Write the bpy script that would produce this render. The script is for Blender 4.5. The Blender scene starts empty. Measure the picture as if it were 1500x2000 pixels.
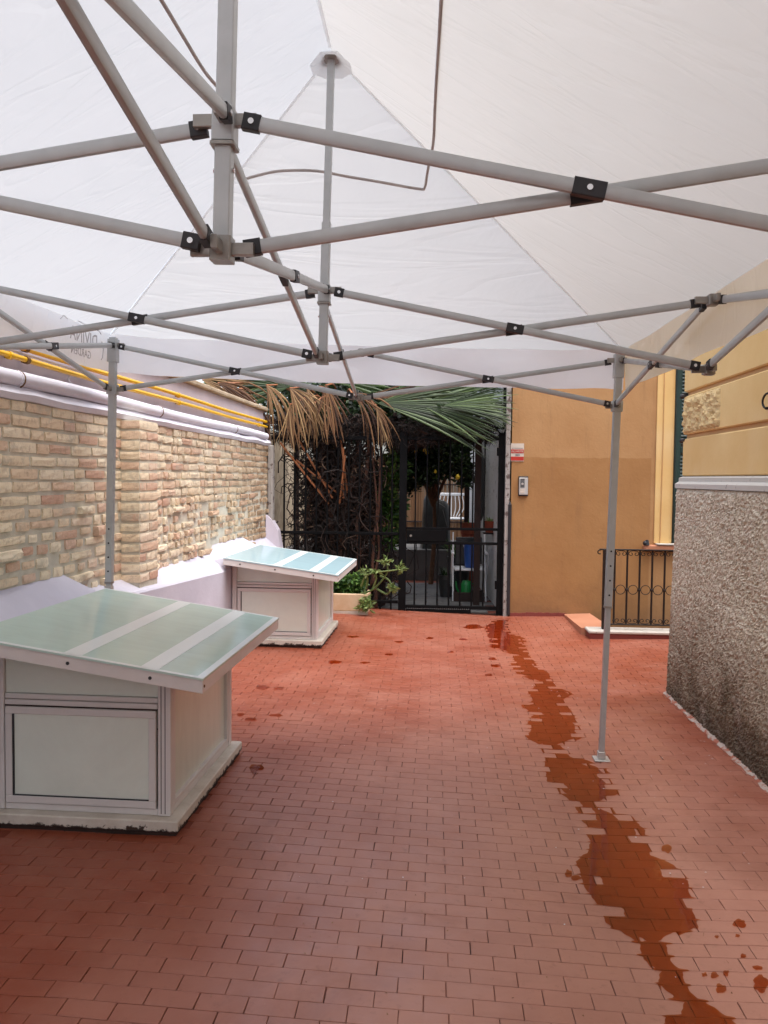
import bpy, math, random
from mathutils import Vector, Matrix, noise
random.seed(7)
R = random.Random(11)
scene = bpy.context.scene
COL = scene.collection

# ------------------------------------------------------------------ camera
FPX = 1560.0; VPX, VPY = 850.0, 935.0; CAMH = 1.62; ROLL = math.radians(0.6)
_cR, _sR = math.cos(ROLL), math.sin(ROLL)
def _unroll(x, y):
    a, b = x-750, y-1000
    return a*_cR+b*_sR, -a*_sR+b*_cR
_TH = math.atan2(-_unroll(VPX, VPY)[1], FPX)
def _lvl(x, y):
    a, b = _unroll(x, y); a /= FPX; b /= FPX
    return a, math.cos(_TH)-b*math.sin(_TH), -math.sin(_TH)-b*math.cos(_TH)
_x0, _f0, _ = _lvl(VPX, VPY); YAW = math.atan2(_x0, _f0)
def ray(x, y):
    X, F, Z = _lvl(x, y); c, s = math.cos(YAW), math.sin(YAW)
    return Vector((X*c-F*s, X*s+F*c, Z))
EYE = Vector((0, 0, CAMH))
def at(x, y, X=None, Y=None, Z=None):
    r = ray(x, y)
    t = X/r.x if X is not None else Y/r.y if Y is not None else (Z-CAMH)/r.z
    return EYE+r*t
cam_d = bpy.data.cameras.new('camera'); cam = bpy.data.objects.new('camera', cam_d); COL.objects.link(cam)
cam_d.sensor_fit = 'VERTICAL'; cam_d.sensor_height = 36.0; cam_d.lens = FPX/2000*36.0
cam_d.clip_start = 0.02; cam_d.clip_end = 500
_f = ray(750, 1000).normalized(); _r = (ray(760, 1000)-ray(750, 1000)).normalized(); _u = _r.cross(_f)
cam.matrix_world = Matrix(((_r.x, _u.x, -_f.x, 0), (_r.y, _u.y, -_f.y, 0), (_r.z, _u.z, -_f.z, CAMH), (0, 0, 0, 1)))
scene.camera = cam

# ------------------------------------------------------------------ light
SUN_EL, SUN_AZ = math.radians(72), math.radians(125)   # overcast: a broad soft sun
world = bpy.data.worlds.new('World'); scene.world = world; world.use_nodes = True
wn = world.node_tree.nodes; wl = world.node_tree.links
for n in list(wn): wn.remove(n)
w_out = wn.new('ShaderNodeOutputWorld'); w_bg = wn.new('ShaderNodeBackground')
w_sky = wn.new('ShaderNodeTexSky'); w_sky.sky_type = 'NISHITA'; w_sky.sun_disc = False
w_sky.sun_elevation = SUN_EL; w_sky.sun_rotation = SUN_AZ; w_sky.dust_density = 4.0; w_sky.air_density = 1.0
w_hs = wn.new('ShaderNodeHueSaturation'); w_hs.inputs['Saturation'].default_value = 0.62
wl.new(w_sky.outputs[0], w_hs.inputs['Color']); wl.new(w_hs.outputs[0], w_bg.inputs[0]); wl.new(w_bg.outputs[0], w_out.inputs[0])
w_bg.inputs[1].default_value = 0.15
sd = bpy.data.lights.new('sun', 'SUN'); sd.energy = 1.0; sd.angle = math.radians(80); sd.color = (1.0, 0.99, 0.98)
sun = bpy.data.objects.new('sun', sd); COL.objects.link(sun)
_sv = Vector((math.sin(SUN_AZ)*math.cos(SUN_EL), math.cos(SUN_AZ)*math.cos(SUN_EL), math.sin(SUN_EL)))
sun.rotation_euler = _sv.to_track_quat('Z', 'Y').to_euler(); sun.location = (0, 0, 12)
scene.view_settings.view_transform = 'Standard'; scene.view_settings.look = 'None'
scene.view_settings.exposure = 1.53; scene.view_settings.gamma = 1.0

# ------------------------------------------------------------------ materials
def srgb(r, g, b):
    f = lambda c: (c/12.92 if c <= .04045 else ((c+.055)/1.055)**2.4)
    return (f(r/255), f(g/255), f(b/255), 1)
class NT:
    def __init__(s, name):
        s.m = bpy.data.materials.new(name); s.m.use_nodes = True
        s.n = s.m.node_tree.nodes; s.l = s.m.node_tree.links
        s.b = s.n['Principled BSDF']; s.out = s.n['Material Output']
    def new(s, t, **kw):
        n = s.n.new('ShaderNode'+t)
        for k, v in kw.items():
            if k in n.inputs.keys(): n.inputs[k].default_value = v
            else: setattr(n, k, v)
        return n
    def link(s, a, b): s.l.new(a, b)
    def pos(s, scale=(1, 1, 1)):
        g = s.new('NewGeometry'); mp = s.new('Mapping'); mp.inputs['Scale'].default_value = scale
        s.link(g.outputs['Position'], mp.inputs[0]); return mp.outputs[0]
    def noise(s, scale, detail=4, rough=.55, vec=None, dist=0):
        n = s.new('TexNoise'); n.inputs['Scale'].default_value = scale; n.inputs['Detail'].default_value = detail
        n.inputs['Roughness'].default_value = rough; n.inputs['Distortion'].default_value = dist
        s.link(vec if vec else s.pos(), n.inputs['Vector']); return n.outputs['Fac']
    def ramp(s, fac, stops):
        n = s.new('ValToRGB'); e = n.color_ramp.elements
        while len(e) < len(stops): e.new(.5)
        for el, (p, c) in zip(e, stops): el.position = p; el.color = c if len(c) == 4 else (*c, 1)
        s.link(fac, n.inputs[0]); return n.outputs[0]
    def mix(s, fac, a, b, mode='MIX'):
        n = s.new('Mix', data_type='RGBA', blend_type=mode)
        for sock, v in ((n.inputs[0], fac), (n.inputs[6], a), (n.inputs[7], b)):
            if isinstance(v, (int, float)): sock.default_value = v
            elif isinstance(v, tuple): sock.default_value = v
            else: s.link(v, sock)
        return n.outputs[2]
    def math(s, op, a, b=0.0, clamp=False):
        n = s.new('Math', operation=op, use_clamp=clamp)
        for sock, v in ((n.inputs[0], a), (n.inputs[1], b)):
            if isinstance(v, (int, float)): sock.default_value = v
            else: s.link(v, sock)
        return n.outputs[0]
    def bump(s, h, strength=.5, dist=.01):
        n = s.new('Bump'); n.inputs['Strength'].default_value = strength; n.inputs['Distance'].default_value = dist
        s.link(h, n.inputs['Height']); s.link(n.outputs[0], s.b.inputs['Normal'])
    def island(s):
        g = s.new('NewGeometry'); o = s.new('ObjectInfo')
        a = s.math('ADD', g.outputs['Random Per Island'], o.outputs['Random']); return s.math('FRACT', a)
    def xyz(s):
        g = s.new('NewGeometry'); x = s.new('SeparateXYZ'); s.link(g.outputs['Position'], x.inputs[0]); return x.outputs
    def maprange(s, v, a, b, c=0., d=1.):
        n = s.new('MapRange'); n.inputs[1].default_value = a; n.inputs[2].default_value = b; n.inputs[3].default_value = c; n.inputs[4].default_value = d
        s.link(v, n.inputs[0]); return n.outputs[0]
def plain(name, col, rough=.6, metal=0., var=.12, nscale=9., bumpd=0., bscale=60., spec=.5):
    t = NT(name); f = t.noise(nscale, 5)
    d = tuple(c*(1-var) for c in col[:3]); e = tuple(min(1, c*(1+var)) for c in col[:3])
    t.link(t.ramp(f, [(.3, d), (.7, e)]), t.b.inputs['Base Color'])
    t.b.inputs['Roughness'].default_value = rough; t.b.inputs['Metallic'].default_value = metal
    t.b.inputs['Specular IOR Level'].default_value = spec
    if bumpd: t.bump(t.noise(bscale, 6), .6, bumpd)
    return t.m
M = {}
FRESH_DIM, WORN_LIT = srgb(133, 63, 40), srgb(190, 138, 119)
def wear_and_light(t):      # left paint fresh, walkway scuffed; light also painted in, darker left and far off
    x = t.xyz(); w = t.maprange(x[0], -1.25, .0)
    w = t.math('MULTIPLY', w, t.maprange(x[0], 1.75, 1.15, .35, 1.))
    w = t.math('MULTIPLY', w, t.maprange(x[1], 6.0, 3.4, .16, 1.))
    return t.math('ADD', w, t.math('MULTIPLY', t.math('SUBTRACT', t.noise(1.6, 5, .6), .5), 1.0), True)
def m_tile():
    t = NT('red_tile'); x = t.xyz(); worn_lit = wear_and_light(t)
    base = t.mix(worn_lit, FRESH_DIM, WORN_LIT)
    isl = t.island()
    base = t.mix(.12, base, t.ramp(isl, [(0, srgb(128, 70, 50)), (.5, srgb(154, 90, 66)), (1, srgb(176, 112, 86))]))
    dirt = t.noise(23, 6, .7); base = t.mix(t.maprange(dirt, .58, .78, 0, .4), base, srgb(104, 62, 46))
    stain = t.noise(.9, 6, .7, None, .8); base = t.mix(t.maprange(stain, .52, .7, 0, .42), base, srgb(122, 66, 44))
    sp = t.noise(150, 2, .5); base = t.mix(t.maprange(sp, .74, .8, 0, .35), base, srgb(205, 165, 145))
    t.link(base, t.b.inputs['Base Color'])
    t.link(t.maprange(t.noise(7, 5, .65), .3, .7, .3, .52), t.b.inputs['Roughness'])
    t.bump(t.math('ADD', t.noise(55, 4), t.noise(9, 2)), .35, .0022)
    return t.m
def m_grout():
    t = NT('grout'); n = t.noise(3.2, 5, .65)
    g = t.ramp(n, [(.40, srgb(70, 44, 36)), (.5, srgb(112, 70, 56)), (.60, srgb(146, 92, 76))])
    c = t.mix(t.maprange(wear_and_light(t), .12, .55), srgb(118, 54, 34), g)     # paint fills the joints where this scuff and light mask is low
    t.link(c, t.b.inputs['Base Color']); t.b.inputs['Roughness'].default_value = .7; return t.m
def m_brick(name, tones, dark):
    t = NT(name); c = t.ramp(t.island(), tones)
    c = t.mix(t.maprange(t.noise(26, 6, .7), .5, .75, 0, .6), c, dark)
    c = t.mix(t.maprange(t.noise(70, 4, .6), .55, .7, 0, .35), c, srgb(226, 208, 176))
    if name == 'old_brick': 
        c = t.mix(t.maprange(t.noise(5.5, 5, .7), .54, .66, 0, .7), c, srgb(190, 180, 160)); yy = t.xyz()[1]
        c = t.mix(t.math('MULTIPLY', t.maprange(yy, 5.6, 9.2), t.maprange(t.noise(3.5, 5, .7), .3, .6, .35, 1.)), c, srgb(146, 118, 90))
    t.link(c, t.b.inputs['Base Color']); t.b.inputs['Roughness'].default_value = .9
    t.bump(t.noise(75, 6, .7), .8, .006); return t.m
def m_plaster(name, c1, c2, rough=.85, sc=2.5, bumpd=.003, bsc=40):
    t = NT(name); t.link(t.ramp(t.noise(sc, 6, .6), [(.32, c1), (.68, c2)]), t.b.inputs['Base Color'])
    t.b.inputs['Roughness'].default_value = rough; t.bump(t.noise(bsc, 6, .6), .5, bumpd); return t.m
def m_far_wall():
    t = NT('ochre_wall'); x = t.xyz(); n = t.noise(2.2, 6, .6)
    up = t.ramp(n, [(.3, srgb(164, 121, 76)), (.7, srgb(174, 133, 88))])
    lo = t.ramp(t.noise(1.6, 6, .65), [(.3, srgb(150, 106, 60)), (.7, srgb(162, 119, 72))])
    edge = t.math('ADD', x[2], t.math('MULTIPLY', t.noise(14, 3), .03))
    patch = t.math('MULTIPLY', t.maprange(edge, 1.905, 1.895), t.maprange(x[0], 2.545, 2.53))
    c = t.mix(patch, up, lo)
    c = t.mix(t.maprange(t.noise(8, 5, .7), .62, .8, 0, .3), c, srgb(158, 112, 66))
    drip = t.noise(3.2, 6, .7, t.pos((2.4, 2.4, .28))); c = t.mix(t.maprange(drip, .52, .74, 0, .4), c, srgb(120, 88, 58))
    foot = t.math('ADD', x[2], t.math('MULTIPLY', t.math('SUBTRACT', t.noise(5, 6, .7), .5), .7)); c = t.mix(t.maprange(foot, .42, .0, 0, .55), c, srgb(112, 80, 52))
    c = t.mix(t.maprange(t.noise(34, 5, .7), .66, .74, 0, .3), c, srgb(206, 176, 136))
    t.link(c, t.b.inputs['Base Color']); t.b.inputs['Roughness'].default_value = .8
    t.bump(t.math('ADD', t.noise(30, 6), t.math('MULTIPLY', t.noise(4, 3), 2.5)), .45, .005); return t.m
def m_right_wall():
    t = NT('cream_ochre_wall'); c = t.ramp(t.noise(1.8, 6, .6), [(.3, srgb(212, 172, 108)), (.7, srgb(222, 188, 128))])
    c = t.mix(t.maprange(t.noise(1.1, 3, .5), .56, .7, 0, .45), c, srgb(224, 198, 152))
    t.link(c, t.b.inputs['Base Color']); t.b.inputs['Roughness'].default_value = .85
    t.bump(t.noise(35, 6), .3, .003); return t.m
def m_roughcast():
    t = NT('roughcast'); x = t.xyz()
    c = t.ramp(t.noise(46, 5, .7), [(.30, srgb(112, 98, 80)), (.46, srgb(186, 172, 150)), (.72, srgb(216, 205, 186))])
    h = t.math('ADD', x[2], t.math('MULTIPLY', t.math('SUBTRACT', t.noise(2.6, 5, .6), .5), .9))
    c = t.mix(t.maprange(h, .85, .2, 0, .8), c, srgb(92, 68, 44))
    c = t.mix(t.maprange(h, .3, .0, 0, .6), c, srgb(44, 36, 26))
    c = t.mix(t.maprange(t.noise(5, 4, .6), .55, .75, 0, .35), c, srgb(190, 172, 158))
    t.link(c, t.b.inputs['Base Color']); t.b.inputs['Roughness'].default_value = .95
    t.bump(t.noise(120, 4, .6), .6, .004); return t.m
def m_paint(name, c, chip, amount=.66, rough=.45):
    t = NT(name); a = t.noise(12, 6, .7)
    col = t.mix(t.maprange(a, amount, amount+.03), c, chip)
    col = t.mix(t.maprange(t.noise(4, 5, .7), .5, .8, 0, .4), col, tuple(v*.72 for v in c[:3])+(1,))
    t.link(col, t.b.inputs['Base Color']); t.b.inputs['Roughness'].default_value = rough
    t.bump(a, .4, .002); return t.m
def m_canopy(name='canopy_fabric', k=1.0, tr_=.5):
    t = NT(name); d = t.new('BsdfDiffuse'); tr = t.new('BsdfTranslucent'); mx = t.new('MixShader')
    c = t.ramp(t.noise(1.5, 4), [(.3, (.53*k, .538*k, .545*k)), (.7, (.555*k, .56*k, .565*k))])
    t.link(c, d.inputs[0]); t.link(c, tr.inputs[0]); mx.inputs[0].default_value = tr_
    b = t.new('Bump'); b.inputs['Strength'].default_value = .22; b.inputs['Distance'].default_value = .03
    mp = t.new('Mapping'); mp.inputs['Rotation'].default_value = (0, .3, .75); mp.inputs['Scale'].default_value = (.5, 3.2, 1.2)
    t.link(t.new('NewGeometry').outputs['Position'], mp.inputs[0])
    cr = t.ramp(t.noise(1.7, 3, .5, mp.outputs[0], .6), [(.44, (0, 0, 0)), (.5, (1, 1, 1)), (.56, (0, 0, 0))])
    t.link(t.math('ADD', t.noise(2.6, 4, .55, None, 1.0), t.math('MULTIPLY', cr, .35)), b.inputs['Height']); t.link(b.outputs[0], d.inputs['Normal']); t.link(b.outputs[0], tr.inputs['Normal'])
    t.link(d.outputs[0], mx.inputs[1]); t.link(tr.outputs[0], mx.inputs[2]); t.link(mx.outputs[0], t.out.inputs[0]); return t.m
def m_glass(name, col, rough, transl=.45, dirt=.3):
    t = NT(name); n = t.noise(2.2, 6, .7, t.pos((1, 5, 1)), 1.0)
    c = t.mix(t.maprange(n, .36, .7, 0, dirt), col, tuple(v*.7 for v in col[:3])+(1,))
    t.link(c, t.b.inputs['Base Color']); t.b.inputs['Roughness'].default_value = rough
    t.b.inputs['Specular IOR Level'].default_value = .9
    tr = t.new('BsdfTranslucent'); t.link(c, tr.inputs[0]); mx = t.new('MixShader'); mx.inputs[0].default_value = transl
    t.link(t.b.outputs[0], mx.inputs[1]); t.link(tr.outputs[0], mx.inputs[2]); t.link(mx.outputs[0], t.out.inputs[0]); return t.m
def m_water():
    t = NT('water_film'); tr = t.new('BsdfTransparent'); tr.inputs[0].default_value = (.80, .46, .24, 1)
    g = t.new('BsdfGlossy'); g.inputs['Roughness'].default_value = .02; fr = t.new('Fresnel'); fr.inputs[0].default_value = 1.33
    b = t.new('Bump'); b.inputs['Strength'].default_value = .12; b.inputs['Distance'].default_value = .004
    t.link(t.noise(14, 2), b.inputs['Height']); t.link(b.outputs[0], g.inputs['Normal']); t.link(b.outputs[0], fr.inputs['Normal'])
    mx = t.new('MixShader'); t.link(fr.outputs[0], mx.inputs[0]); t.link(tr.outputs[0], mx.inputs[1]); t.link(g.outputs[0], mx.inputs[2])
    t.link(mx.outputs[0], t.out.inputs[0]); return t.m
def m_leaf(name, tones, rough=.5, transl=.3):
    t = NT(name); c = t.ramp(t.island(), tones); t.link(c, t.b.inputs['Base Color']); t.b.inputs['Roughness'].default_value = rough
    tr = t.new('BsdfTranslucent'); t.link(c, tr.inputs[0]); mx = t.new('MixShader'); mx.inputs[0].default_value = transl
    t.link(t.b.outputs[0], mx.inputs[1]); t.link(tr.outputs[0], mx.inputs[2]); t.link(mx.outputs[0], t.out.inputs[0]); return t.m
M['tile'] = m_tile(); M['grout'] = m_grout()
M['brick'] = m_brick('old_brick', [(0, srgb(236, 222, 196)), (.3, srgb(232, 216, 186)), (.6, srgb(226, 204, 174)), (.8, srgb(216, 186, 160)), (.92, srgb(202, 162, 140)), (1, srgb(236, 222, 198))], srgb(160, 130, 104))
M['mortar'] = m_plaster('mortar', srgb(186, 180, 164), srgb(206, 200, 184), .95, 9, .008, 60)
M['lilac'] = m_plaster('lilac_plaster', srgb(186, 178, 190), srgb(204, 196, 206), .85, 2, .002, 50)
M['white_lilac'] = m_plaster('white_lilac_paint', srgb(206, 203, 213), srgb(220, 218, 227), .8, 2, .003, 25)
M['plinth'] = m_plaster('plinth_paint', srgb(184, 182, 195), srgb(198, 196, 208), .85, 2.2, .004, 30)
M['coping'] = m_plaster('stone_coping', srgb(150, 132, 108), srgb(188, 170, 144), .9, 8, .004, 40)
M['far_wall'] = m_far_wall(); M['right_wall'] = m_right_wall(); M['roughcast'] = m_roughcast()
M['groove'] = m_plaster('groove_plaster', srgb(186, 140, 90), srgb(196, 150, 100))
M['stone'] = m_brick('rough_stone', [(0, srgb(206, 176, 124)), (1, srgb(206, 176, 124))], srgb(140, 100, 62))
M['marble'] = m_paint('worn_marble', srgb(190, 184, 174), srgb(128, 122, 112), .62, .6)
M['terracotta_slab'] = m_plaster('terracotta_slab', srgb(170, 112, 82), srgb(182, 126, 96), .8)
M['red_paint'] = m_paint('dark_red_paint', srgb(122, 54, 46), srgb(190, 170, 160), .7, .6)
M['frame_paint'] = m_paint('greyish_white_paint', srgb(212, 206, 202), srgb(112, 96, 86), .71, .45)
def m_slab():
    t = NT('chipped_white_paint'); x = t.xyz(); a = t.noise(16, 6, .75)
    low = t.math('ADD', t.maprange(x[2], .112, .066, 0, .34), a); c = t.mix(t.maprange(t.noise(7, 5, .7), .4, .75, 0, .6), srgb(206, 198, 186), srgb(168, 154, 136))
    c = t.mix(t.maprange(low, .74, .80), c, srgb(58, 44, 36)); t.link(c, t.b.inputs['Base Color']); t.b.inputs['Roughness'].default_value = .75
    t.bump(a, .7, .006); return t.m
M['slab_paint'] = m_slab()
M['dirt_shade'] = plain('dark_dirt_and_shade', srgb(52, 34, 28), .95, var=.3)
M['frost'] = m_glass('frosted_pane', srgb(234, 240, 228), .22, .12, .3)
M['roof_glass'] = m_glass('roof_glass', srgb(204, 228, 218), .10, .15, .35)
M['roof_glass2'] = m_glass('clean_roof_glass', srgb(184, 214, 222), .10, .15, .25)
M['roof_stripe'] = m_glass('pale_glass_stripe', srgb(242, 248, 246), .2, .15, .05)
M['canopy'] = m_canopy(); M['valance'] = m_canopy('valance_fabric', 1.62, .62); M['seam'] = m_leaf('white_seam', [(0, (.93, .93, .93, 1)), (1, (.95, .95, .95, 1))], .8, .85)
M['steel'] = plain('grey_coated_steel', srgb(178, 181, 181), .36, .3, .07, 14)
M['steel_dark'] = plain('zinc_bracket', srgb(150, 146, 140), .4, .6, .15, 30)
M['chrome'] = plain('bolt_metal', (.7, .7, .7, 1), .25, .9)
M['black_plastic'] = plain('black_plastic', (.016, .015, .018, 1), .5, var=.3)
M['cord'] = plain('grey_cord', srgb(176, 168, 164), .8)
M['print'] = plain('faded_print', srgb(176, 174, 176), .8, var=.25, nscale=40)
M['yellow'] = m_paint('yellow_gas_paint', srgb(226, 176, 24), srgb(196, 140, 20), .7, .35)
M['clip'] = plain('rusty_clip', srgb(110, 80, 40), .6, .4)
M['iron'] = plain('black_iron', (.004, .004, .0045, 1), .65, 0., .3, spec=.1)
M['rust_iron'] = plain('brown_black_iron', (.018, .011, .008, 1), .6, 0., .4, 20, spec=.3)
M['jamb'] = m_paint('flaking_grey_plaster', srgb(158, 152, 146), srgb(92, 76, 72), .55, .85)
M['fillet'] = m_paint('smeared_cement', srgb(168, 150, 138), srgb(150, 84, 62), .5, .8)
M['green_shutter'] = plain('dark_green_paint', srgb(22, 50, 46), .5, var=.15)
M['water'] = m_water()
M['garden_floor'] = m_plaster('grey_paving', srgb(84, 83, 82), srgb(110, 108, 106), .75, 3, .003)
M['garden_white'] = m_paint('flaking_white_wall', srgb(206, 206, 204), srgb(130, 124, 116), .6, .85)
M['reed'] = m_leaf('reed', [(0, srgb(120, 88, 62)), (.5, srgb(150, 112, 80)), (1, srgb(168, 132, 98))], .8, .1)
M['bark'] = plain('brown_bark', srgb(96, 66, 46), .9, var=.35, nscale=25, bumpd=.01)
M['vine'] = m_leaf('dry_vine', [(0, srgb(16, 10, 8)), (.6, srgb(34, 21, 16)), (.95, srgb(58, 37, 27)), (1, srgb(92, 70, 52))], .85, .05)
M['vine_stem'] = plain('vine_stem', srgb(78, 48, 34), .9, var=.35, nscale=30, bumpd=.008)
M['dark_leaf'] = m_leaf('dark_leaf', [(0, srgb(16, 27, 12)), (.5, srgb(28, 45, 18)), (1, srgb(58, 82, 36))])
M['leaf'] = m_leaf('green_leaf', [(0, srgb(36, 66, 26)), (.5, srgb(66, 104, 42)), (1, srgb(120, 156, 74))])
M['palm_green'] = m_leaf('palm_green', [(0, srgb(28, 44, 18)), (.6, srgb(52, 74, 34)), (1, srgb(112, 134, 84))], .45, .35)
M['palm_tan'] = m_leaf('palm_tan', [(0, srgb(84, 58, 36)), (.5, srgb(128, 92, 58)), (1, srgb(176, 144, 100))], .7, .3)
M['palm_brown'] = m_leaf('palm_brown', [(0, srgb(58, 36, 22)), (.5, srgb(94, 60, 36)), (1, srgb(136, 98, 62))], .75, .25)
M['petiole'] = plain('palm_petiole', srgb(146, 88, 50), .6, var=.25, nscale=20)
M['lemon'] = plain('lemon_skin', srgb(226, 190, 50), .5, var=.1, nscale=40)
M['planter'] = m_plaster('cream_planter', srgb(196, 164, 128), srgb(212, 186, 154), .85, 6)
M['succulent'] = m_leaf('succulent', [(0, srgb(84, 104, 52)), (.6, srgb(118, 138, 76)), (1, srgb(150, 166, 104))], .5, .2)
M['tarp'] = plain('dark_tarp', srgb(44, 46, 46), .42, var=.3, nscale=6, bumpd=.02, bscale=9)
M['white_plastic'] = plain('white_plastic', (.72, .72, .72, 1), .4, var=.06)
M['blue_plastic'] = plain('blue_plastic', srgb(34, 78, 150), .45, var=.15)
M['blue_cloth'] = plain('blue_cloth', srgb(60, 128, 176), .8, var=.15)
M['green_plastic'] = plain('green_plastic', srgb(16, 112, 50), .45, var=.15)
M['pot'] = plain('terracotta_pot', srgb(140, 66, 44), .85, var=.2, nscale=25)
M['soil'] = plain('soil', srgb(44, 34, 26), 1, var=.4, nscale=60)
M['silver'] = plain('silver_foil', (.6, .62, .64, 1), .3, .8, .2, 30)
M['sign_white'] = plain('sign_white', srgb(196, 184, 170), .6, var=.08)
M['sign_red'] = plain('sign_red', srgb(172, 40, 28), .5, var=.1)
M['device'] = plain('light_grey_metal', srgb(190, 188, 184), .4, .3, .05)
M['device_dark'] = plain('grey_grille', srgb(120, 120, 120), .5, .2)
M['dark_wood'] = plain('dark_wood', srgb(44, 28, 22), .8, var=.3, nscale=20)
M['cable_white'] = plain('white_cable', srgb(224, 222, 224), .6, var=.04)

# ------------------------------------------------------------------ helpers
ORG = {}
def origin(o): return ORG.get(o.name, Vector((0, 0, 0))) if o else Vector((0, 0, 0))
def tag(o, label=None, cat=None, group=None, kind=None):
    if label: o['label'] = label
    if cat: o['category'] = cat
    if group: o['group'] = group
    if kind: o['kind'] = kind
    return o
def thing(name, label, cat, loc, group=None):
    o = bpy.data.objects.new(name, None); COL.objects.link(o); o.location = loc; o.empty_display_size = .1
    ORG[o.name] = Vector(loc); return tag(o, label, cat, group)
def link_mesh(name, me, parent=None, loc=None):
    o = bpy.data.objects.new(name, me); COL.objects.link(o)
    if parent: o.parent = parent
    w = Vector(loc) if loc is not None else origin(parent)
    o.location = w-origin(parent); ORG[o.name] = w; return o
class MB:
    def __init__(s): s.v = []; s.f = []
    def add(s, vs, fs):
        k = len(s.v); s.v += [Vector(p) for p in vs]; s.f += [tuple(i+k for i in f) for f in fs]; return s
    def box(s, a, b):
        x0, y0, z0 = a; x1, y1, z1 = b
        return s.add([(x0, y0, z0), (x1, y0, z0), (x1, y1, z0), (x0, y1, z0), (x0, y0, z1), (x1, y0, z1), (x1, y1, z1), (x0, y1, z1)],
                     [(0, 3, 2, 1), (4, 5, 6, 7), (0, 1, 5, 4), (1, 2, 6, 5), (2, 3, 7, 6), (3, 0, 4, 7)])
    def bbox(s, a, b, c=.004):   # box with chamfered vertical and horizontal edges
        x0, y0, z0 = a; x1, y1, z1 = b; c = min(c, (x1-x0)*.3, (y1-y0)*.3, (z1-z0)*.3)
        ring = lambda i, z: [(x0+i+c, y0+i, z), (x1-i-c, y0+i, z), (x1-i, y0+i+c, z), (x1-i, y1-i-c, z), (x1-i-c, y1-i, z), (x0+i+c, y1-i, z), (x0+i, y1-i-c, z), (x0+i, y0+i+c, z)]
        vs = ring(c, z0)+ring(0, z0+c)+ring(0, z1-c)+ring(c, z1)
        fs = [tuple(range(7, -1, -1)), tuple(range(24, 32))]
        for r in range(3):
            for i in range(8):
                j = (i+1) % 8; fs.append((r*8+i, r*8+j, r*8+8+j, r*8+8+i))
        return s.add(vs, fs)
    def prism(s, poly, ext):    # polygon (list of 3D points) extruded by vector
        n = len(poly); e = Vector(ext)
        vs = [Vector(p) for p in poly]+[Vector(p)+e for p in poly]
        return s.add(vs, [tuple(range(n-1, -1, -1)), tuple(range(n, 2*n))]+[(i, (i+1) % n, n+(i+1) % n, n+i) for i in range(n)])
    def bar(s, A, B, w, h, up=(0, 0, 1), rnd=True):   # oval / rect bar A->B
        A, B = Vector(A), Vector(B); d = (B-A).normalized(); side = d.cross(Vector(up))
        if side.length < 1e-4: side = d.cross(Vector((1, 0, 0)))
        side.normalize(); u = side.cross(d)
        if rnd: pr = [(math.cos(t)*(1 if abs(math.cos(t)) < .99 else 1), math.sin(t)) for t in [i*math.pi/6 for i in range(12)]]; pr = [(math.copysign(abs(a)**.6, a), math.copysign(abs(b)**.6, b)) for a, b in pr]
        else: c = .86; pr = [(1, -c), (1, c), (c, 1), (-c, 1), (-1, c), (-1, -c), (-c, -1), (c, -1)]
        n = len(pr); vs = [P+side*a*w/2+u*b*h/2 for P in (A, B) for a, b in pr]
        return s.add(vs, [tuple(range(n-1, -1, -1)), tuple(range(n, 2*n))]+[(i, (i+1) % n, n+(i+1) % n, n+i) for i in range(n)])
    def tube(s, pts, rad, n=8, cap=True):
        pts = [Vector(p) for p in pts]; m = len(pts); k = len(s.v)
        rad = rad if isinstance(rad, (list, tuple)) else [rad]*m
        prev = None
        for i, p in enumerate(pts):
            d = (pts[min(i+1, m-1)]-pts[max(i-1, 0)]); d = d.normalized() if d.length > 1e-9 else Vector((0, 0, 1))
            if prev is None:
                a = d.cross(Vector((0, 0, 1)));  a = a if a.length > .05 else d.cross(Vector((1, 0, 0)))
            else: a = prev-d*prev.dot(d)
            a.normalize(); prev = a; b = d.cross(a)
            for j in range(n):
                t = 2*math.pi*j/n; s.v.append(p+(a*math.cos(t)+b*math.sin(t))*rad[i])
        for i in range(m-1):
            for j in range(n):
                q = (j+1) % n; s.f.append((k+i*n+j, k+i*n+q, k+(i+1)*n+q, k+(i+1)*n+j))
        if cap: s.f.append(tuple(k+j for j in range(n-1, -1, -1))); s.f.append(tuple(k+(m-1)*n+j for j in range(n)))
        return s
    def disc(s, c, nrm, r, t=.004, n=12):
        c = Vector(c); nrm = Vector(nrm).normalized(); return s.tube([c, c+nrm*t], r, n)
    def lathe(s, c, prof, n=16):
        c = Vector(c); k = len(s.v)
        for r, z in prof:
            for j in range(n):
                t = 2*math.pi*j/n; s.v.append(c+Vector((r*math.cos(t), r*math.sin(t), z)))
        for i in range(len(prof)-1):
            for j in range(n):
                q = (j+1) % n; s.f.append((k+i*n+j, k+i*n+q, k+(i+1)*n+q, k+(i+1)*n+j))
        s.f.append(tuple(k+j for j in range(n-1, -1, -1))); s.f.append(tuple(k+(len(prof)-1)*n+j for j in range(n))); return s
    def ball(s, c, r, n=10, sq=(1, 1, 1)):
        c = Vector(c); pr = [(math.sin(math.pi*i/7), -math.cos(math.pi*i/7)) for i in range(8)]
        k = len(s.v); s.lathe((0, 0, 0), [(max(.02, a)*r, b*r) for a, b in pr], n)
        for i in range(k, len(s.v)): v = s.v[i]; s.v[i] = c+Vector((v.x*sq[0], v.y*sq[1], v.z*sq[2]))
        return s
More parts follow.
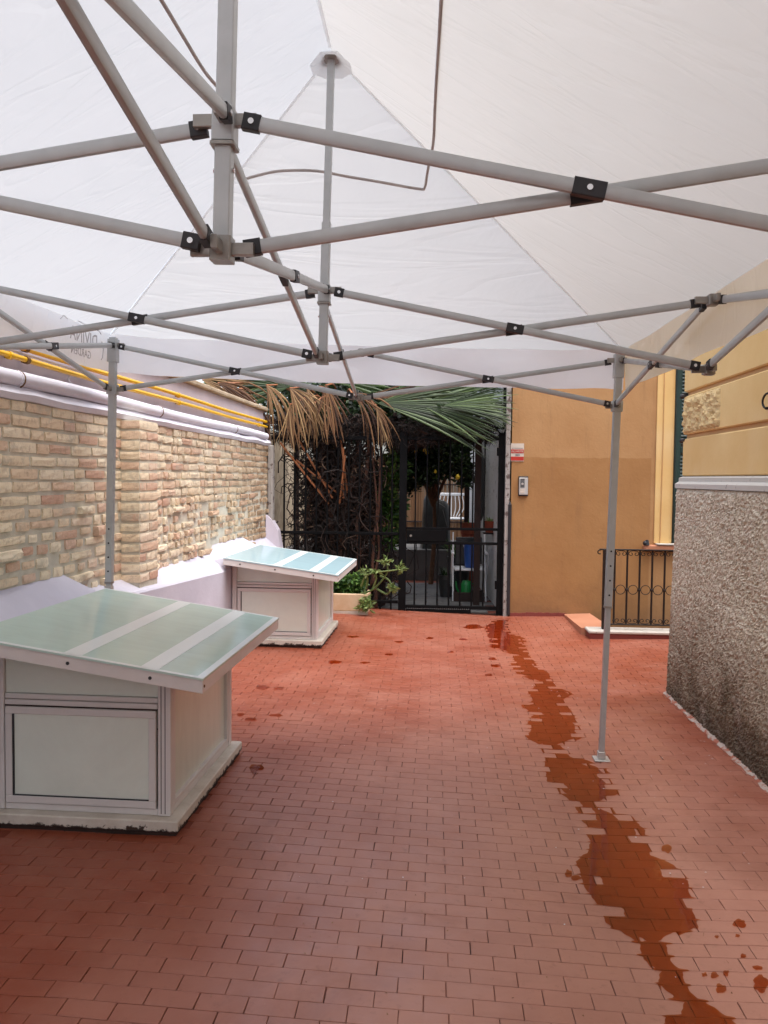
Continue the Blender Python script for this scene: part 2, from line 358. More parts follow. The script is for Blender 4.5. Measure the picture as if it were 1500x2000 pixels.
    def mesh(s, name, mat, smooth=False, org=Vector((0, 0, 0))):
        me = bpy.data.meshes.new(name); me.from_pydata([tuple(v-org) for v in s.v], [], s.f); me.materials.append(M[mat])
        if smooth:
            me.polygons.foreach_set('use_smooth', [True]*len(me.polygons)); me.set_sharp_from_angle(angle=math.radians(40))
        me.update(); return me
    def build(s, name, mat, parent=None, smooth=False, kind=None, loc=None):
        org = Vector(loc) if loc is not None else origin(parent)
        o = link_mesh(name, s.mesh(name, mat, smooth, org), parent, org)
        if kind: o['kind'] = kind
        return o
def arc_pts(P, n=8):   # Catmull-Rom through points
    P = [Vector(p) for p in P]; out = []
    Q = [P[0]*2-P[1]]+P+[P[-1]*2-P[-2]]
    for i in range(1, len(Q)-2):
        for k in range(n):
            t = k/n; a, b, c, d = Q[i-1], Q[i], Q[i+1], Q[i+2]
            out.append(.5*((2*b)+(c-a)*t+(2*a-5*b+4*c-d)*t*t+(3*b-a-3*c+d)*t**3))
    out.append(P[-1]); return out

# ------------------------------------------------------------------ setting: floor
DRAIN = .75
def gz(x):
    if x < -1.1: return .0385
    if x < DRAIN: return -.035*x
    return -.035*DRAIN+.02*(x-DRAIN)
def gnd(px, py):
    p = at(px, py, Z=0)
    for _ in range(6): p = at(px, py, Z=gz(p.x))
    return p
WELL = (1.86, 8.36, 4.2, 9.62)      # the sunk light well beside the railing (x0,y0,x1,y1)
XW = -2.05                           # face of the brick wall
b = MB()
xs = [-2.6, -1.1, DRAIN, WELL[0], 1.98, 4.2]
def strip(x0, x1, y0, y1): b.add([(x0, y0, gz(x0)), (x1, y0, gz(x1)), (x1, y1, gz(x1)), (x0, y1, gz(x0))], [(0, 1, 2, 3)])
for i in range(3): strip(xs[i], xs[i+1], -6, 9.75)
strip(xs[3], 4.2, -6, WELL[1])
floor = b.build('floor', 'grout'); tag(floor, 'red tiled courtyard floor', None, None, 'structure')
TL, TW, JT = .1500, .0755, .0026
def tile_mesh(i):
    rr = random.Random(50+i); c = .0012; h = .0060; j = lambda s: rr.uniform(-s, s)
    x, y = TL/2, TW/2; m = MB()
    o = [(-x+j(.0008), -y+j(.0006)), (x+j(.0008), -y+j(.0006)), (x+j(.0008), y+j(.0006)), (-x+j(.0008), y+j(.0006))]
    q = [(a-math.copysign(c, a), d-math.copysign(c, d)) for a, d in o]
    m.add([(*p, -.004) for p in o]+[(*p, h-.0012) for p in o]+[(*p, h+j(.0004)) for p in q],
          [(8, 9, 10, 11)]+[(k, (k+1) % 4, 4+(k+1) % 4, 4+k) for k in range(4)]+[(4+k, 4+(k+1) % 4, 8+(k+1) % 4, 8+k) for k in range(4)])
    return m
TM = [tile_mesh(i) for i in range(6)]; TME = [t.mesh('tile', 'tile') for t in TM]
SKY_Y = [3.375, 7.27]                # near edge of each roof light
def blocked(x, y):
    for s in SKY_Y:
        if x < -1.02+.02*(y-7.4)-.04 and s+.05 < y < s+1.03: return True
    if y > 8.40 and x > 1.65: return True
    return x > 1.93 or x < -1.92 or y > 9.62
cands = []
row = 0; y = .6; ROWOFF = []
while y < 9.66:
    off = (row % 2)*.5+R.uniform(-.03, .03); x = -2.0+off*(TL+JT); ROWOFF.append(off)
    while x < (1.95 if y < 6.2 else 2.6):
        if not blocked(x, y) or (6.2 < y < 8.36 and 1.9 < x < 2.6): cands.append((x, y))
        x += TL+JT+R.uniform(-.0006, .0006)
    y += TW+JT; row += 1
def in_view(x, y):
    r = Vector((x, y, gz(x)))-EYE
    d = r.dot(_f); return d > 0 and abs(r.dot(_r)/d) < 750/FPX+.03 and abs(r.dot(_u)/d) < 1000/FPX+.012
near = sorted([c for c in cands if in_view(*c)], key=lambda c: c[0]**2+c[1]**2)[:300]
nearset = set(near); rest = MB()
for (x, y) in cands:
    k = R.randrange(6); flip = R.random() < .5
    sl = (gz(x+.05)-gz(x-.05))/.1
    Mx = Matrix.Translation((x, y, gz(x)+R.uniform(-.0004, .0006))) @ Matrix.Rotation(-math.atan(sl)+R.uniform(-.002, .002), 4, 'Y') @ Matrix.Rotation(R.uniform(-.004, .004), 4, 'X') @ Matrix.Rotation((math.pi if flip else 0)+R.uniform(-.004, .004), 4, 'Z')
    if (x, y) in nearset:
        o = bpy.data.objects.new('tile', TME[k]); COL.objects.link(o); o.parent = floor; o.matrix_local = Mx
    else: rest.add([Mx @ v for v in TM[k].v], TM[k].f)
rest.build('tile_field', 'tile', floor, kind='stuff')
ZT = .0066     # top of the tiles above the bed

# water lying in the valley of the floor
tr = [(1212, 966, 990), (1230, 948, 992), (1250, 958, 1026), (1266, 960, 1028), (1281, 1008, 1030), (1300, 1000, 1046), (1318, 1012, 1070), (1331, 1046, 1074), (1345, 1044, 1088), (1356, 1036, 1116),
      (1370, 1044, 1094), (1382, 1022, 1104), (1400, 1046, 1118), (1420, 1030, 1130), (1440, 1026, 1137), (1458, 1054, 1090), (1480, 1072, 1124), (1500, 1068, 1178), (1530, 1073, 1207), (1550, 1089, 1205), (1570, 1122, 1175),
      (1590, 1132, 1222), (1620, 1150, 1252), (1650, 1158, 1264), (1672, 1150, 1268), (1690, 1130, 1310), (1720, 1140, 1334), (1750, 1153, 1340), (1780, 1178, 1348), (1810, 1192, 1354), (1830, 1222, 1316), (1850, 1258, 1294),
      (1880, 1264, 1304), (1900, 1296, 1330), (1922, 1292, 1322), (1950, 1320, 1352), (1970, 1316, 1390), (2010, 1306, 1432)]
prof = []
for (yy, xl, xr) in tr: a = gnd(xl, yy); c = gnd(xr, yy); prof.append(((a.y+c.y)/2, a.x, c.x))
prof.sort()
def interp(y):
    for (y0, a0, c0), (y1, a1, c1) in zip(prof, prof[1:]):
        if y0 <= y <= y1: t = (y-y0)/(y1-y0); return a0+(a1-a0)*t, c0+(c1-c0)*t
    return prof[-1][1:]
PX, PY = TL+JT, TW+JT
def tile_cell(x, y):
    r = int((y-.6+PY/2)/PY); o = ROWOFF[r] if 0 <= r < len(ROWOFF) else 0
    u = (x+2.0-o*PX)/PX+.5; c = math.floor(u); v = (y-.6+PY/2)/PY-r; u -= c
    return r, c, min(u, 1-u)*PX, min(v, 1-v)*PY
def wet(x, y):
    xl, xr = interp(y); d = min(x-xl, xr-x)
    if d < -.12: return d
    r, c, eu, ev = tile_cell(x, y)
    h_ = noise.cell(Vector((r*1.37+.5, c*2.11+.5, 3.3)))
    bias = -.085 if h_ > .55 else (-.035 if h_ > .1 else .012)
    if min(eu, ev) < .005: bias = max(bias, -.01)+.022
    return d+bias*.85+.016*noise.noise(Vector((x*11, y*11, 2)))+.006*noise.noise(Vector((x*40, y*40, 7)))
b = MB(); st_ = .0065; y = prof[0][0]; ymax = prof[-1][0]-st_; cache = {}; vid = {}
while y < ymax:
    xl, xr = interp(y); ix = int((xl-.11)/st_); iy = round(y/st_)
    for kx in range(ix, int((xr+.11)/st_)+1):
        cs = [(kx, iy), (kx+1, iy), (kx+1, iy+1), (kx, iy+1)]; fv = []
        for q_ in cs:
            if q_ not in cache: cache[q_] = wet(q_[0]*st_, max(prof[0][0], min(prof[-1][0], q_[1]*st_)))
            fv.append(cache[q_])
        if max(fv) <= 0: continue
        poly = []
        for i in range(4):
            j = (i+1) % 4; A_, B_ = cs[i], cs[j]
            if fv[i] > 0: poly.append((A_, A_, 0))
            if (fv[i] > 0) != (fv[j] > 0):
                lo, hi = (A_, B_) if A_ < B_ else (B_, A_); f0, f1 = cache[lo], cache[hi]; poly.append((lo, hi, f0/(f0-f1)))
        if len(poly) < 3: continue
        ids = []
        for (A_, B_, t_) in poly:
            key = (A_, B_)
            if key not in vid:
                x_ = (A_[0]+(B_[0]-A_[0])*t_)*st_; y_ = (A_[1]+(B_[1]-A_[1])*t_)*st_
                vid[key] = len(b.v); b.v.append(Vector((x_, y_, gz(x_)+ZT+.0018)))
            ids.append(vid[key])
        b.f.append(tuple(ids))
    y += st_
tag(b.build('water', 'water'), 'long rain puddle running down the tiles', None, None, 'structure')
b = MB(); rr = random.Random(3)
spots = [(500, 1503, 17, 7), (498, 1513, 6, 3), (652, 1295, 12, 3), (690, 1245, 12, 2), (712, 1296, 9, 2), (545, 1346, 11, 3), (512, 1345, 12, 4), (540, 1399, 12, 3), (490, 1407, 14, 3), (470, 1398, 9, 3), (966, 1302, 11, 3), (962, 1288, 8, 3),
         (955, 1320, 7, 2), (1445, 1807, 12, 9), (1440, 1832, 5, 3), (1452, 1872, 7, 4), (1407, 1936, 11, 9), (1395, 1910, 9, 6), (1376, 1908, 6, 4), (1485, 1926, 14, 16), (1480, 1895, 9, 5), (1418, 1905, 6, 6), (1302, 1660, 9, 8), (1126, 1718, 10, 5), (1400, 1834, 4, 3),
         (1110, 1709, 7, 7), (925, 1226, 22, 4), (905, 1250, 8, 2), (780, 1255, 9, 2), (840, 1248, 7, 2), (760, 1280, 8, 2), (880, 1275, 6, 2)]
for (px, py, rx, ry) in spots:
    c = gnd(px, py); ex = gnd(px+rx, py)-c; ey = gnd(px, py-ry)-c; n = 18; k = len(b.v); sd_ = rr.random()*50
    b.v.append(c+Vector((0, 0, ZT+.0022)))
    for i in range(n):
        t = 2*math.pi*i/n; q = 1+.55*noise.noise(Vector((math.cos(t)*1.4+sd_, math.sin(t)*1.4, sd_)))
        p = c+ex*math.cos(t)*q+ey*math.sin(t)*q; b.v.append(Vector((p.x, p.y, gz(p.x)+ZT+.0022)))
    b.f += [(k, k+1+i, k+1+(i+1) % n) for i in range(n)]
tag(b.build('water_drops', 'water'), 'small wet patches scattered over the tiles', None, None, 'stuff')

# ------------------------------------------------------------------ left wall of old bricks
wall = thing('brick_wall', 'old buff brick garden wall with white plinth along the left side', 'wall', (XW-.12, 5, 0))
WY0, WY1 = -5.0, 9.56; ZB, ZTOP = .90, 2.00
b = MB(); b.box((XW-.30, WY0, -.3), (XW-.003, WY1, ZTOP+.02)); b.build('mortar_core', 'mortar', wall)
def brick_mesh(i):
    q = random.Random(900+i); m = MB(); nx, nz = 4, 3; j = q.uniform
    # x = depth (0 back .. 1 front), y length, z height, unit size
    g = {}
    for a in range(nx+1):
        for c in range(nz+1):
            ex = a in (0, nx); ez = c in (0, nz)
            yy = a/nx-.5; zz = c/nz-.5
            d = 1-(.16 if ex and ez else .08 if ex or ez else 0)-j(0, .14)
            if ex: yy += -math.copysign(j(0, .03), yy)
            if ez: zz += -math.copysign(j(0, .07), zz)
            g[a, c] = len(m.v); m.v.append(Vector((d, yy, zz)))
    for a in range(nx):
        for c in range(nz): m.f.append((g[a, c], g[a+1, c], g[a+1, c+1], g[a, c+1]))
    rim = [(a, 0) for a in range(nx)]+[(nx, c) for c in range(nz)]+[(a, nz) for a in range(nx, 0, -1)]+[(0, c) for c in range(nz, 0, -1)]
    k = len(m.v)
    for (a, c) in rim: v = m.v[g[a, c]]; m.v.append(Vector((0, v.y*1.02, v.z*1.04)))
    n = len(rim)
    for i2 in range(n): i3 = (i2+1) % n; m.f.append((k+i2, k+i3, g[rim[i3]], g[rim[i2]]))
    return m
BM_ = [brick_mesh(i) for i in range(10)]; BME = [x.mesh('brick', 'brick') for x in BM_]
PIL = (5.20, 5.53, .135)
def mean_bricks():
    out = []; z = ZB-.06; c = 0
    while z < ZTOP-.02:
        hgt = .0685; y = -1.0+R.uniform(-.1, 0)
        low = z < 1.45
        while y < WY1-.03:
            rough = y > PIL[1]
            ln = R.choice([.26, .25, .255, .24, .125, .25, .12] if not low else [.26, .12, .125, .25, .115, .12, .1, .08])
            if rough: ln *= R.choice([1, .6, .5, .8])
            gap = R.uniform(.010, .018) if not low else R.uniform(.012, .06)
            ln = min(ln, WY1-.004-y)
            if ln > .05:
                wob = noise.noise(Vector((y*.8, z*2, 3)))*(.018 if low else .007)+R.uniform(-.005, .005)
                bh = .054*R.uniform(.86, 1.05) if not low else .054*R.uniform(.7, 1.08)
                dp = R.uniform(.024, .031) if not rough else R.uniform(.022, .042)
                if low and R.random() < .1: dp += .03
                if not (low and R.random() < .07): out.append((y+ln/2, z+.03+wob, ln, bh, dp, R.uniform(-.02, .02) if low else R.uniform(-.008, .008)))
            y += ln+gap
        z += hgt; c += 1
    return out
bricks = [q for q in mean_bricks() if not (PIL[0]-.02 < q[0]-q[2]/2+.0 and q[0]+q[2]/2 < PIL[1]+.02)]
bricks = [q for q in bricks if q[1] > ZB-.03]
vis = sorted([q for q in bricks if q[0] > 3.62], key=lambda q: q[0])
solo = set(id(q) for q in vis[:250]); rest = MB()
for q in bricks:
    k = R.randrange(10); fl = R.random() < .5
    Mx = Matrix.Translation((XW-.018, q[0], q[1])) @ Matrix.Rotation(q[5], 4, 'X') @ Matrix.Diagonal((q[4], q[2], q[3], 1))
    if id(q) in solo:
        o = bpy.data.objects.new('brick', BME[k]); COL.objects.link(o); o.parent = wall; o.matrix_local = Matrix.Translation(-origin(wall)) @ Mx
    else: rest.add([Mx @ v for v in BM_[k].v], BM_[k].f)
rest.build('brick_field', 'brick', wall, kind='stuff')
# pilaster
b = MB(); b.box((XW-.02, PIL[0]+.004, ZB-.1), (XW+PIL[2]-.004, PIL[1]-.004, ZTOP-.01)); pil = b.build('pilaster', 'mortar', wall)
z = ZB-.0; c = 0
while z < ZTOP-.05:
    for face in (0, 1):
        if R.random() < .06 and z < 1.3: continue
        k = R.randrange(10); bh = R.uniform(.048, .058); dp = R.uniform(.020, .026)
        if face == 0:   # towards the camera
            Mx = Matrix.Translation((XW+PIL[2]*.5, PIL[0]+.018, z+.03)) @ Matrix.Rotation(-math.pi/2, 4, 'Z') @ Matrix.Diagonal((dp, PIL[2]*R.uniform(.9, 1.02), bh, 1))
            Ms = [Mx]
        else:
            L = PIL[1]-PIL[0]; s = R.choice([1, .5, .36]); Ms = []
            for (c0, l0) in ([(0, 1)] if s == 1 else [(-(1-s)/2, s-.03), (s/2, 1-s-.03)]):
                Ms.append(Matrix.Translation((XW+PIL[2]-.018, (PIL[0]+PIL[1])/2+c0*L, z+.03)) @ Matrix.Diagonal((dp, L*l0, bh, 1)))
        for Mx in Ms:
            o = bpy.data.objects.new('brick', BME[k]); COL.objects.link(o); o.parent = pil; o.matrix_local = Matrix.Translation(-origin(pil)) @ Mx
            k = (k+3) % 10
    z += .0685
# plinth: white sloping ledge with a lilac front, raised into a shoulder behind each roof light
XF = -1.885
def ledge(y): return .885-.045*max(0, min(3, y-4.6)), .955
b = MB(); ys = [-5, 2.9, 4.70, 5.2, 5.8, 6.5, 6.98, 8.72, 9.0, 9.56]
k = 0
for y in ys:
    zf, zb = ledge(y); b.v += [Vector((XF, y, 0)), Vector((XF, y, zf-.015)), Vector((XF-.012, y, zf)), Vector((XW+.0-.02, y, zb-.02))]
for i in range(len(ys)-1):
    for j in range(3): b.f.append((i*4+j, i*4+4+j, i*4+5+j, i*4+1+j))
b.f.append((0, 1, 2, 3)); n = len(ys)*4; b.f.append((n-1, n-2, n-3, n-4))
pl = b.build('plinth', 'plinth', wall, smooth=False)
for s in SKY_Y:
    m = MB(); y0, y1 = s-.14, s+1.20
    zr0, zr1 = (.945, 1.05) if s < 5 else (.885, .985)
    A = [(XF-.004, y0+.06, .5), (XF-.004, y0+.06, zr0-.006), (XW-.005, y0+.16, zr1), (XW-.005, y0-.10, .85), (XF-.004, y0-.02, .66)]
    B = [(XF-.004, y1-.06, .5), (XF-.004, y1-.06, zr0-.006), (XW-.005, y1-.16, zr1), (XW-.005, y1+.12, .85), (XF-.004, y1+.04, .66)]
    m.add(A+B, [(1, 6, 7, 2), (1, 2, 3, 4), (6, 9, 8, 7), (0, 1, 4), (5, 9, 6), (0, 5, 6, 1)])
    m.build('shoulder', 'plinth', wall)
# curved plaster buttress where the wall meets the gate
m = MB(); pts = [(XW+.01, 9.36, .93), (XW+.01, 9.36, 1.17), (XW+.06, 9.40, 1.12), (XW+.13, 9.46, .98), (XW+.17, 9.5, .7), (XW+.18, 9.5, .0), (XW+.01, 9.36, .0)]
m.prism(pts, (0, .16, 0)); m.build('buttress', 'lilac', wall)
b = MB(); b.bbox((XW+.006, 9.44, .9), (XW+.07, 9.57, 2.0), .012); b.build('end_strip', 'jamb', wall)
# plaster band, upper wall, coping
b = MB(); ny = 90; k = 0
for i in range(ny+1):
    y = -5+i*(WY1+5)/ny
    w = lambda a: noise.noise(Vector((y*2.1, a, 0)))*.012+noise.noise(Vector((y*7, a, 4)))*.006
    zb_ = ZTOP-.005+w(1)
    b.v += [Vector((XW-.05, y, zb_-.004)), Vector((XW+.018+w(2)*.5, y, zb_)), Vector((XW+.034+w(3)*.5, y, zb_+.03)), Vector((XW+.008, y, zb_+.065+w(5))), Vector((XW-.06, y, zb_+.085))]
for i in range(ny):
    for j in range(4): k = i*5+j; b.f.append((k, k+5, k+6, k+1))
b.build('plaster_band', 'white_lilac', wall, smooth=True)
b = MB(); b.box((XW-.28, WY0, ZTOP+.022), (XW-.055, WY1, 2.405)); b.build('upper_wall', 'lilac', wall)
cy = WY0
while cy < WY1-.1:
    b = MB(); e = min(cy+.58, WY1-.004); b.bbox((XW-.34, cy+.004, 2.408), (XW-.01, e, 2.45+R.uniform(-.003, .003)), .008); b.build('coping_stone', 'coping', wall); cy += .584
# white water pipe and two yellow gas pipes on the wall
pw = thing('water_pipe', 'thick white painted pipe along the wall just above the bricks', 'pipe', (XW, 5, 2.1))
b = MB(); b.tube([(XW-.004, y, 2.102+.006*math.sin(y*1.7)) for y in [-5+.3*i for i in range(49)]], .040, 14); b.build('tube', 'white_lilac', pw, True)
for y in (3.95, 5.9, 8.0):
    b = MB(); b.tube([(XW-.004+.044*math.cos(t), y, 2.102+.044*math.sin(t)) for t in [i*math.pi/8-1.2 for i in range(14)]], .004, 6); b.build('clip', 'clip', pw, True)
    b = MB(); b.tube([(XW-.004, y-.02, 2.104), (XW-.004, y+.02, 2.104)], .0435, 14); b.build('collar', 'white_lilac', pw, True)
pipes = [pw]
for nm, x, z, lab, r in (('gas_pipe', XW-.02, 2.275, 'upper one of the two yellow gas pipes on the lilac wall', .015), ('gas_pipe', XW-.016, 2.215, 'lower one of the two yellow gas pipes on the lilac wall', .015)):
    p = thing(nm, lab, 'pipe', (x, 5, z), 'yellow gas pipes'); pipes.append(p)
    b = MB(); b.tube([(x, y, z+.004*math.sin(y*2+z*9)) for y in [-5+.4*i for i in range(36)]+[9.50]], r, 12); b.build('tube', 'yellow', p, True)
    for y in (3.9, 4.06, 6.4, 9.1):
        m = MB(); m.tube([(x, y-.014, z), (x, y+.014, z)], r+.006, 12); m.build('joint', 'yellow' if y != 4.06 else 'clip', p, True)
        m = MB(); m.bar((XW-.056, y+.02, z-.004), (x, y+.02, z-.004), .008, .012); m.build('bracket', 'clip', p)
wc = MB(); wc.tube(arc_pts([(XW-.04, 3.9, 2.25), (XW-.035, 4.3, 2.245), (XW-.035, 4.8, 2.235), (XW-.03, 4.55, 2.19), (XW-.02, 4.62, 2.13), (XW-.0, 4.66, 2.146)], 6), .004, 6)
wcab = tag(wc.build('cable', 'cable_white', None, True, loc=(XW, 4.4, 2.2)), 'thin white cable looping between the yellow pipes', 'cable')

def swing(o, a=-.020, piv=Vector((-2.05, 7.4, 0))):
    o.rotation_euler.z = a; o.location = piv+Matrix.Rotation(a, 3, 'Z') @ (Vector(o.location)-piv)
# ------------------------------------------------------------------ right building
XR = 1.86; YC = 6.17
rb = thing('ochre_building', 'ochre rendered building with rough grey base on the right', 'building', (XR+2, 2, 0))
b = MB()
# the walls between grooves stand 2 cm proud
zs = [1.66, 1.938, 1.968, 2.255, 2.285, 2.575, 2.605, 2.90, 2.93, 6.2]
for i in range(0, len(zs)-1, 2): b.bbox((XR, -6, zs[i]), (XR+.3, YC-.0, zs[i+1]), .008)
b.build('wall', 'right_wall', rb)
b = MB(); b.box((XR+.022, -6.0, 1.6), (XR+.28, YC-.022, 6.1)); b.build('groove_core', 'groove', rb)
b = MB(); b.box((XR+.03, YC-.3, -1.2), (XR+3.2, YC-.03, 6.15)); b.build('return_wall', 'right_wall', rb)
# roughcast base, battered
b = MB(); stp = .009; ny = int((YC-1.4)/stp); nz = int(1.60/stp)
def rough_h(y, z):
    p = Vector((y*31, z*31, 0)); a = noise.noise(p+Vector((noise.noise(p*.5)*1.6, noise.noise(p*.5+Vector((9, 3, 1)))*1.6, 0)))
    a = 1-abs(a)*2.0
    return .013*a+.007*noise.noise(Vector((y*75, z*75, 7)))+.008*noise.noise(Vector((y*5, z*5, 2)))
def base_x(z): return XR-.035-.04*(1-z/1.6)
for iy in range(ny+1):
    y = YC-iy*stp
    for iz in range(nz+1):
        z = iz*stp-.03; e = min(1, iy/3)*min(1, (nz-iz)/3)
        joint = -.012 if 4.93 < y+.02*math.sin(z*7) < 4.945 else 0
        b.v.append(Vector((base_x(z)-(rough_h(y, z)+joint)*e, y+(noise.noise(Vector((z*30, 3, 1)))*.008 if iy == 0 else 0), z)))
for iy in range(ny):
    for iz in range(nz): k = iy*(nz+1)+iz; b.f.append((k, k+1, k+nz+2, k+nz+1))
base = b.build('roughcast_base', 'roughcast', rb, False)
b = MB(); b.prism([(base_x(0)+.004, YC-.012, -.03), (base_x(1.6)+.004, YC-.012, 1.565), (XR+.3, YC-.012, 1.565), (XR+.3, YC-.012, -.03)], (0, -8, 0)); b.build('base_core', 'roughcast', rb)
b = MB(); poly = [(XR-.05, YC+.006, 1.568), (XR-.05, YC+.006, 1.600), (XR-.022, YC+.006, 1.618), (XR-.022, YC+.006, 1.645), (XR+.01, YC+.006, 1.657), (XR+.28, YC+.006, 1.657), (XR+.28, YC+.006, 1.568)]
b.prism(poly, (0, -10, 0)); b.build('string_course', 'marble', rb)
b = MB(); ysb = [YC-i*.025 for i in range(240)]
for y in ysb:
    w = .012+.035*abs(noise.noise(Vector((y*5, 0, 3))))+.012*noise.noise(Vector((y*23, 1, 3))); x0 = base_x(0)-.012
    b.v += [Vector((x0-w, y, gz(x0-w)+ZT+.001)), Vector((x0-w*.5, y, gz(x0)+ZT+.008)), Vector((x0+.03, y, gz(x0)+ZT+.022))]
for i in range(len(ysb)-1):
    for j in range(2): k = i*3+j; b.f.append((k, k+1, k+4, k+3))
b.build('cement_fillet', 'fillet', rb, True)
# rough stone quoin in the render
b = MB(); n1, n2 = 40, 16; y0, y1, z0, z1 = 5.38, YC-.015, 1.972, 2.248
for i in range(n1+1):
    for j in range(n2+1):
        y = y0+(y1-y0)*i/n1; z = z0+(z1-z0)*j/n2; e = min(1, min(i, n1-i)/1.5)*min(1, min(j, n2-j)/1.5)
        d = .02+.045*abs(noise.noise(Vector((y*13, z*13, 4))))+.02*noise.noise(Vector((y*34, z*34, 8)))
        b.v.append(Vector((XR+.01-d*e, y, z)))
for i in range(n1):
    for j in range(n2): k = i*(n2+1)+j; b.f.append((k, k+n2+1, k+n2+2, k+1))
qn = b.build('stone_block', 'stone', rb); qn['label'] = 'rough hacked stone block set in the corner of the wall'
hk = MB(); c = at(1493, 785, X=XR-.03)
c += Vector((0, -.07, 0)); hk.tube([c+Vector((-.01, .07*math.cos(t), .042*math.sin(t))) for t in [i*math.pi/9-1.2 for i in range(17)]], .006, 8); hk.tube([c+Vector((.05, .02, -.04)), c+Vector((-.012, .026, -.039))], .008, 8)
tag(hk.build('iron_hook', 'rust_iron', None, True, loc=c), 'curled iron hook fixed high on the right ochre wall', 'hook')
for i, (px, py) in enumerate(((1337, 773), (1336, 860))):
    c = at(px, py, Y=YC-.0); m = MB(); m.bar(c+Vector((-.0, -.04, 0)), c+Vector((-.0, .05, 0)), .03, .022); m.ball(c+Vector((0, .05, 0)), .02, 8)
    m.build('shutter_stop', 'black_plastic', rb, True)

# ------------------------------------------------------------------ far ochre wall with window
YG = 9.60
fw = thing('ochre_wall', 'flat ochre end wall with a darker repainted lower half', 'wall', (2.2, YG+.1, 0))
b = MB(); b.box((.905, YG, -1.6), (2.62, YG+.3, 6.2)); b.box((2.62, YG, -1.6), (4.2, YG+.3, .86)); b.box((2.62, YG, 3.2), (4.2, YG+.3, 6.2)); b.box((3.75, YG, .86), (4.2, YG+.3, 3.2)); b.build('wall', 'far_wall', fw)
b = MB()
for (x0, x1, t) in ((.915, 1.57, .10), (1.62, 1.845, .065)):
    n = 14
    for i in range(n):
        a = x0+(x1-x0)*i/n; c = x0+(x1-x0)*(i+1)/n
        b.box((a, YG-.014-R.uniform(0, .004), gz(a)-.01), (c-.0005, YG+.01, gz(a)+t-.05+R.uniform(-.006, .006)))
b.build('skirting', 'red_paint', fw)
b = MB(); b.bbox((2.585, YG-.012, .885), (2.79, YG+.02, 3.15), .004); b.build('window_surround', 'right_wall', fw)
b = MB(); b.bbox((2.46, YG-.09, .80), (3.8, YG+.02, .868), .012); b.build('window_sill', 'terracotta_slab', fw)
b = MB(); b.bbox((2.60, YG-.10, .871), (3.8, YG+.02, .888), .004); b.build('sill_slab', 'marble', fw)
b = MB(); b.tube([(2.49, YG-.075, .868), (2.49, YG-.075, .93)], [.03, .018], 8); b.ball((2.47, YG-.07, .89), .03, 8); b.build('shutter_catch', 'black_plastic', fw, True)
sh = b = MB(); b.bbox((2.80, YG-.045, .892), (2.86, YG+.0, 3.12), .006); b.bbox((3.36, YG-.045, .892), (3.42, YG, 3.12), .006)
for zz in (.892, 1.95, 3.06): b.bbox((2.862, YG-.043, zz), (3.358, YG-.002, zz+.07), .004)
st = sh.build('shutter', 'green_shutter', fw)
zz = .97
while zz < 3.04:
    if not 1.9 < zz < 2.03:
        m = MB(); m.prism([(2.863, YG-.036, zz), (2.863, YG-.030, zz), (2.863, YG-.006, zz+.034), (2.863, YG-.012, zz+.036)], (.494, 0, 0)); m.build('slat', 'green_shutter', st)
    zz += .042
b = MB(); b.box((2.8, YG+.06, .87), (3.75, YG+.08, 3.2)); b.build('pane', 'device_dark', fw)
b = MB(); b.tube([(2.655, YG-.018, .89), (2.662, YG-.018, 2.0), (2.658, YG-.018, 3.3)], .004, 6); tag(b.build('wall_cable', 'groove', None, True, loc=(2.66, YG, 2)), 'thin cable running up the wall beside the green shutter', 'cable')
b = MB(); b.bbox((.872, YG-.035, gz(.9)+.02), (.912, YG-.003, 1.33), .006)
b.tube([(.892, YG-.019, 1.32), (.892, YG-.019, 1.36)], [.018, .006], 8); b.build('corner_guard', 'black_plastic', fw)
# jamb plaster between gate and wall
b = MB()
for i in range(40):
    z = gz(.86)-.02+i*.16; w = .0+.008*noise.noise(Vector((z*9, 2, 0)))
    b.bbox((.832, YG-.02+w*.5, z), (.886+w, YG+.29, z+.1598), .004)
b.build('flaking_jamb', 'jamb', fw)
# sign + intercom
sg = thing('warning_sign', 'small red and white alarm warning sign on the ochre wall', 'sign', (.968, YG, 1.95))
p0 = at(998, 866, Y=YG-.01); p1 = at(1023, 901, Y=YG-.01); x0, x1, z1, z0 = p0.x, p1.x, p0.z, p1.z; H = z1-z0
b = MB(); b.box((x0, YG-.010, z0), (x1, YG-.003, z1)); b.build('panel', 'sign_white', sg)
b = MB(); b.box((x0+.002, YG-.0125, z0+.45*H), (x1-.002, YG-.0105, z0+.66*H)); b.build('red_band', 'sign_red', sg)
b = MB(); b.box((x0+.002, YG-.0125, z0+.04*H), (x1-.002, YG-.0105, z0+.26*H)); b.build('red_band', 'sign_red', sg)
def text(body, size, mat, parent, Mx, name='lettering', bevel=0.0):
    cu = bpy.data.curves.new(name, 'FONT'); cu.body = body; cu.size = size; cu.align_x = 'CENTER'; cu.align_y = 'CENTER'; cu.extrude = .0003; cu.resolution_u = 2; cu.offset = bevel
    o = bpy.data.objects.new(name, cu); COL.objects.link(o)
    bpy.context.view_layer.update(); dg = bpy.context.evaluated_depsgraph_get(); me = bpy.data.meshes.new_from_object(o.evaluated_get(dg))
    bpy.data.objects.remove(o); me.name = name; me.materials.clear(); me.materials.append(M[mat]); me.transform(Mx)
    me.transform(Matrix.Translation(-origin(parent))); return link_mesh(name, me, parent)
RX = Matrix.Rotation(math.pi/2, 4, 'X')
text('ALLARME', .034, 'sign_white', sg, Matrix.Translation(((x0+x1)/2, YG-.0135, z0+.555*H)) @ RX)
text('ATTENZIONE', .021, 'device_dark', sg, Matrix.Translation(((x0+x1)/2, YG-.0112, z0+.72*H)) @ RX)
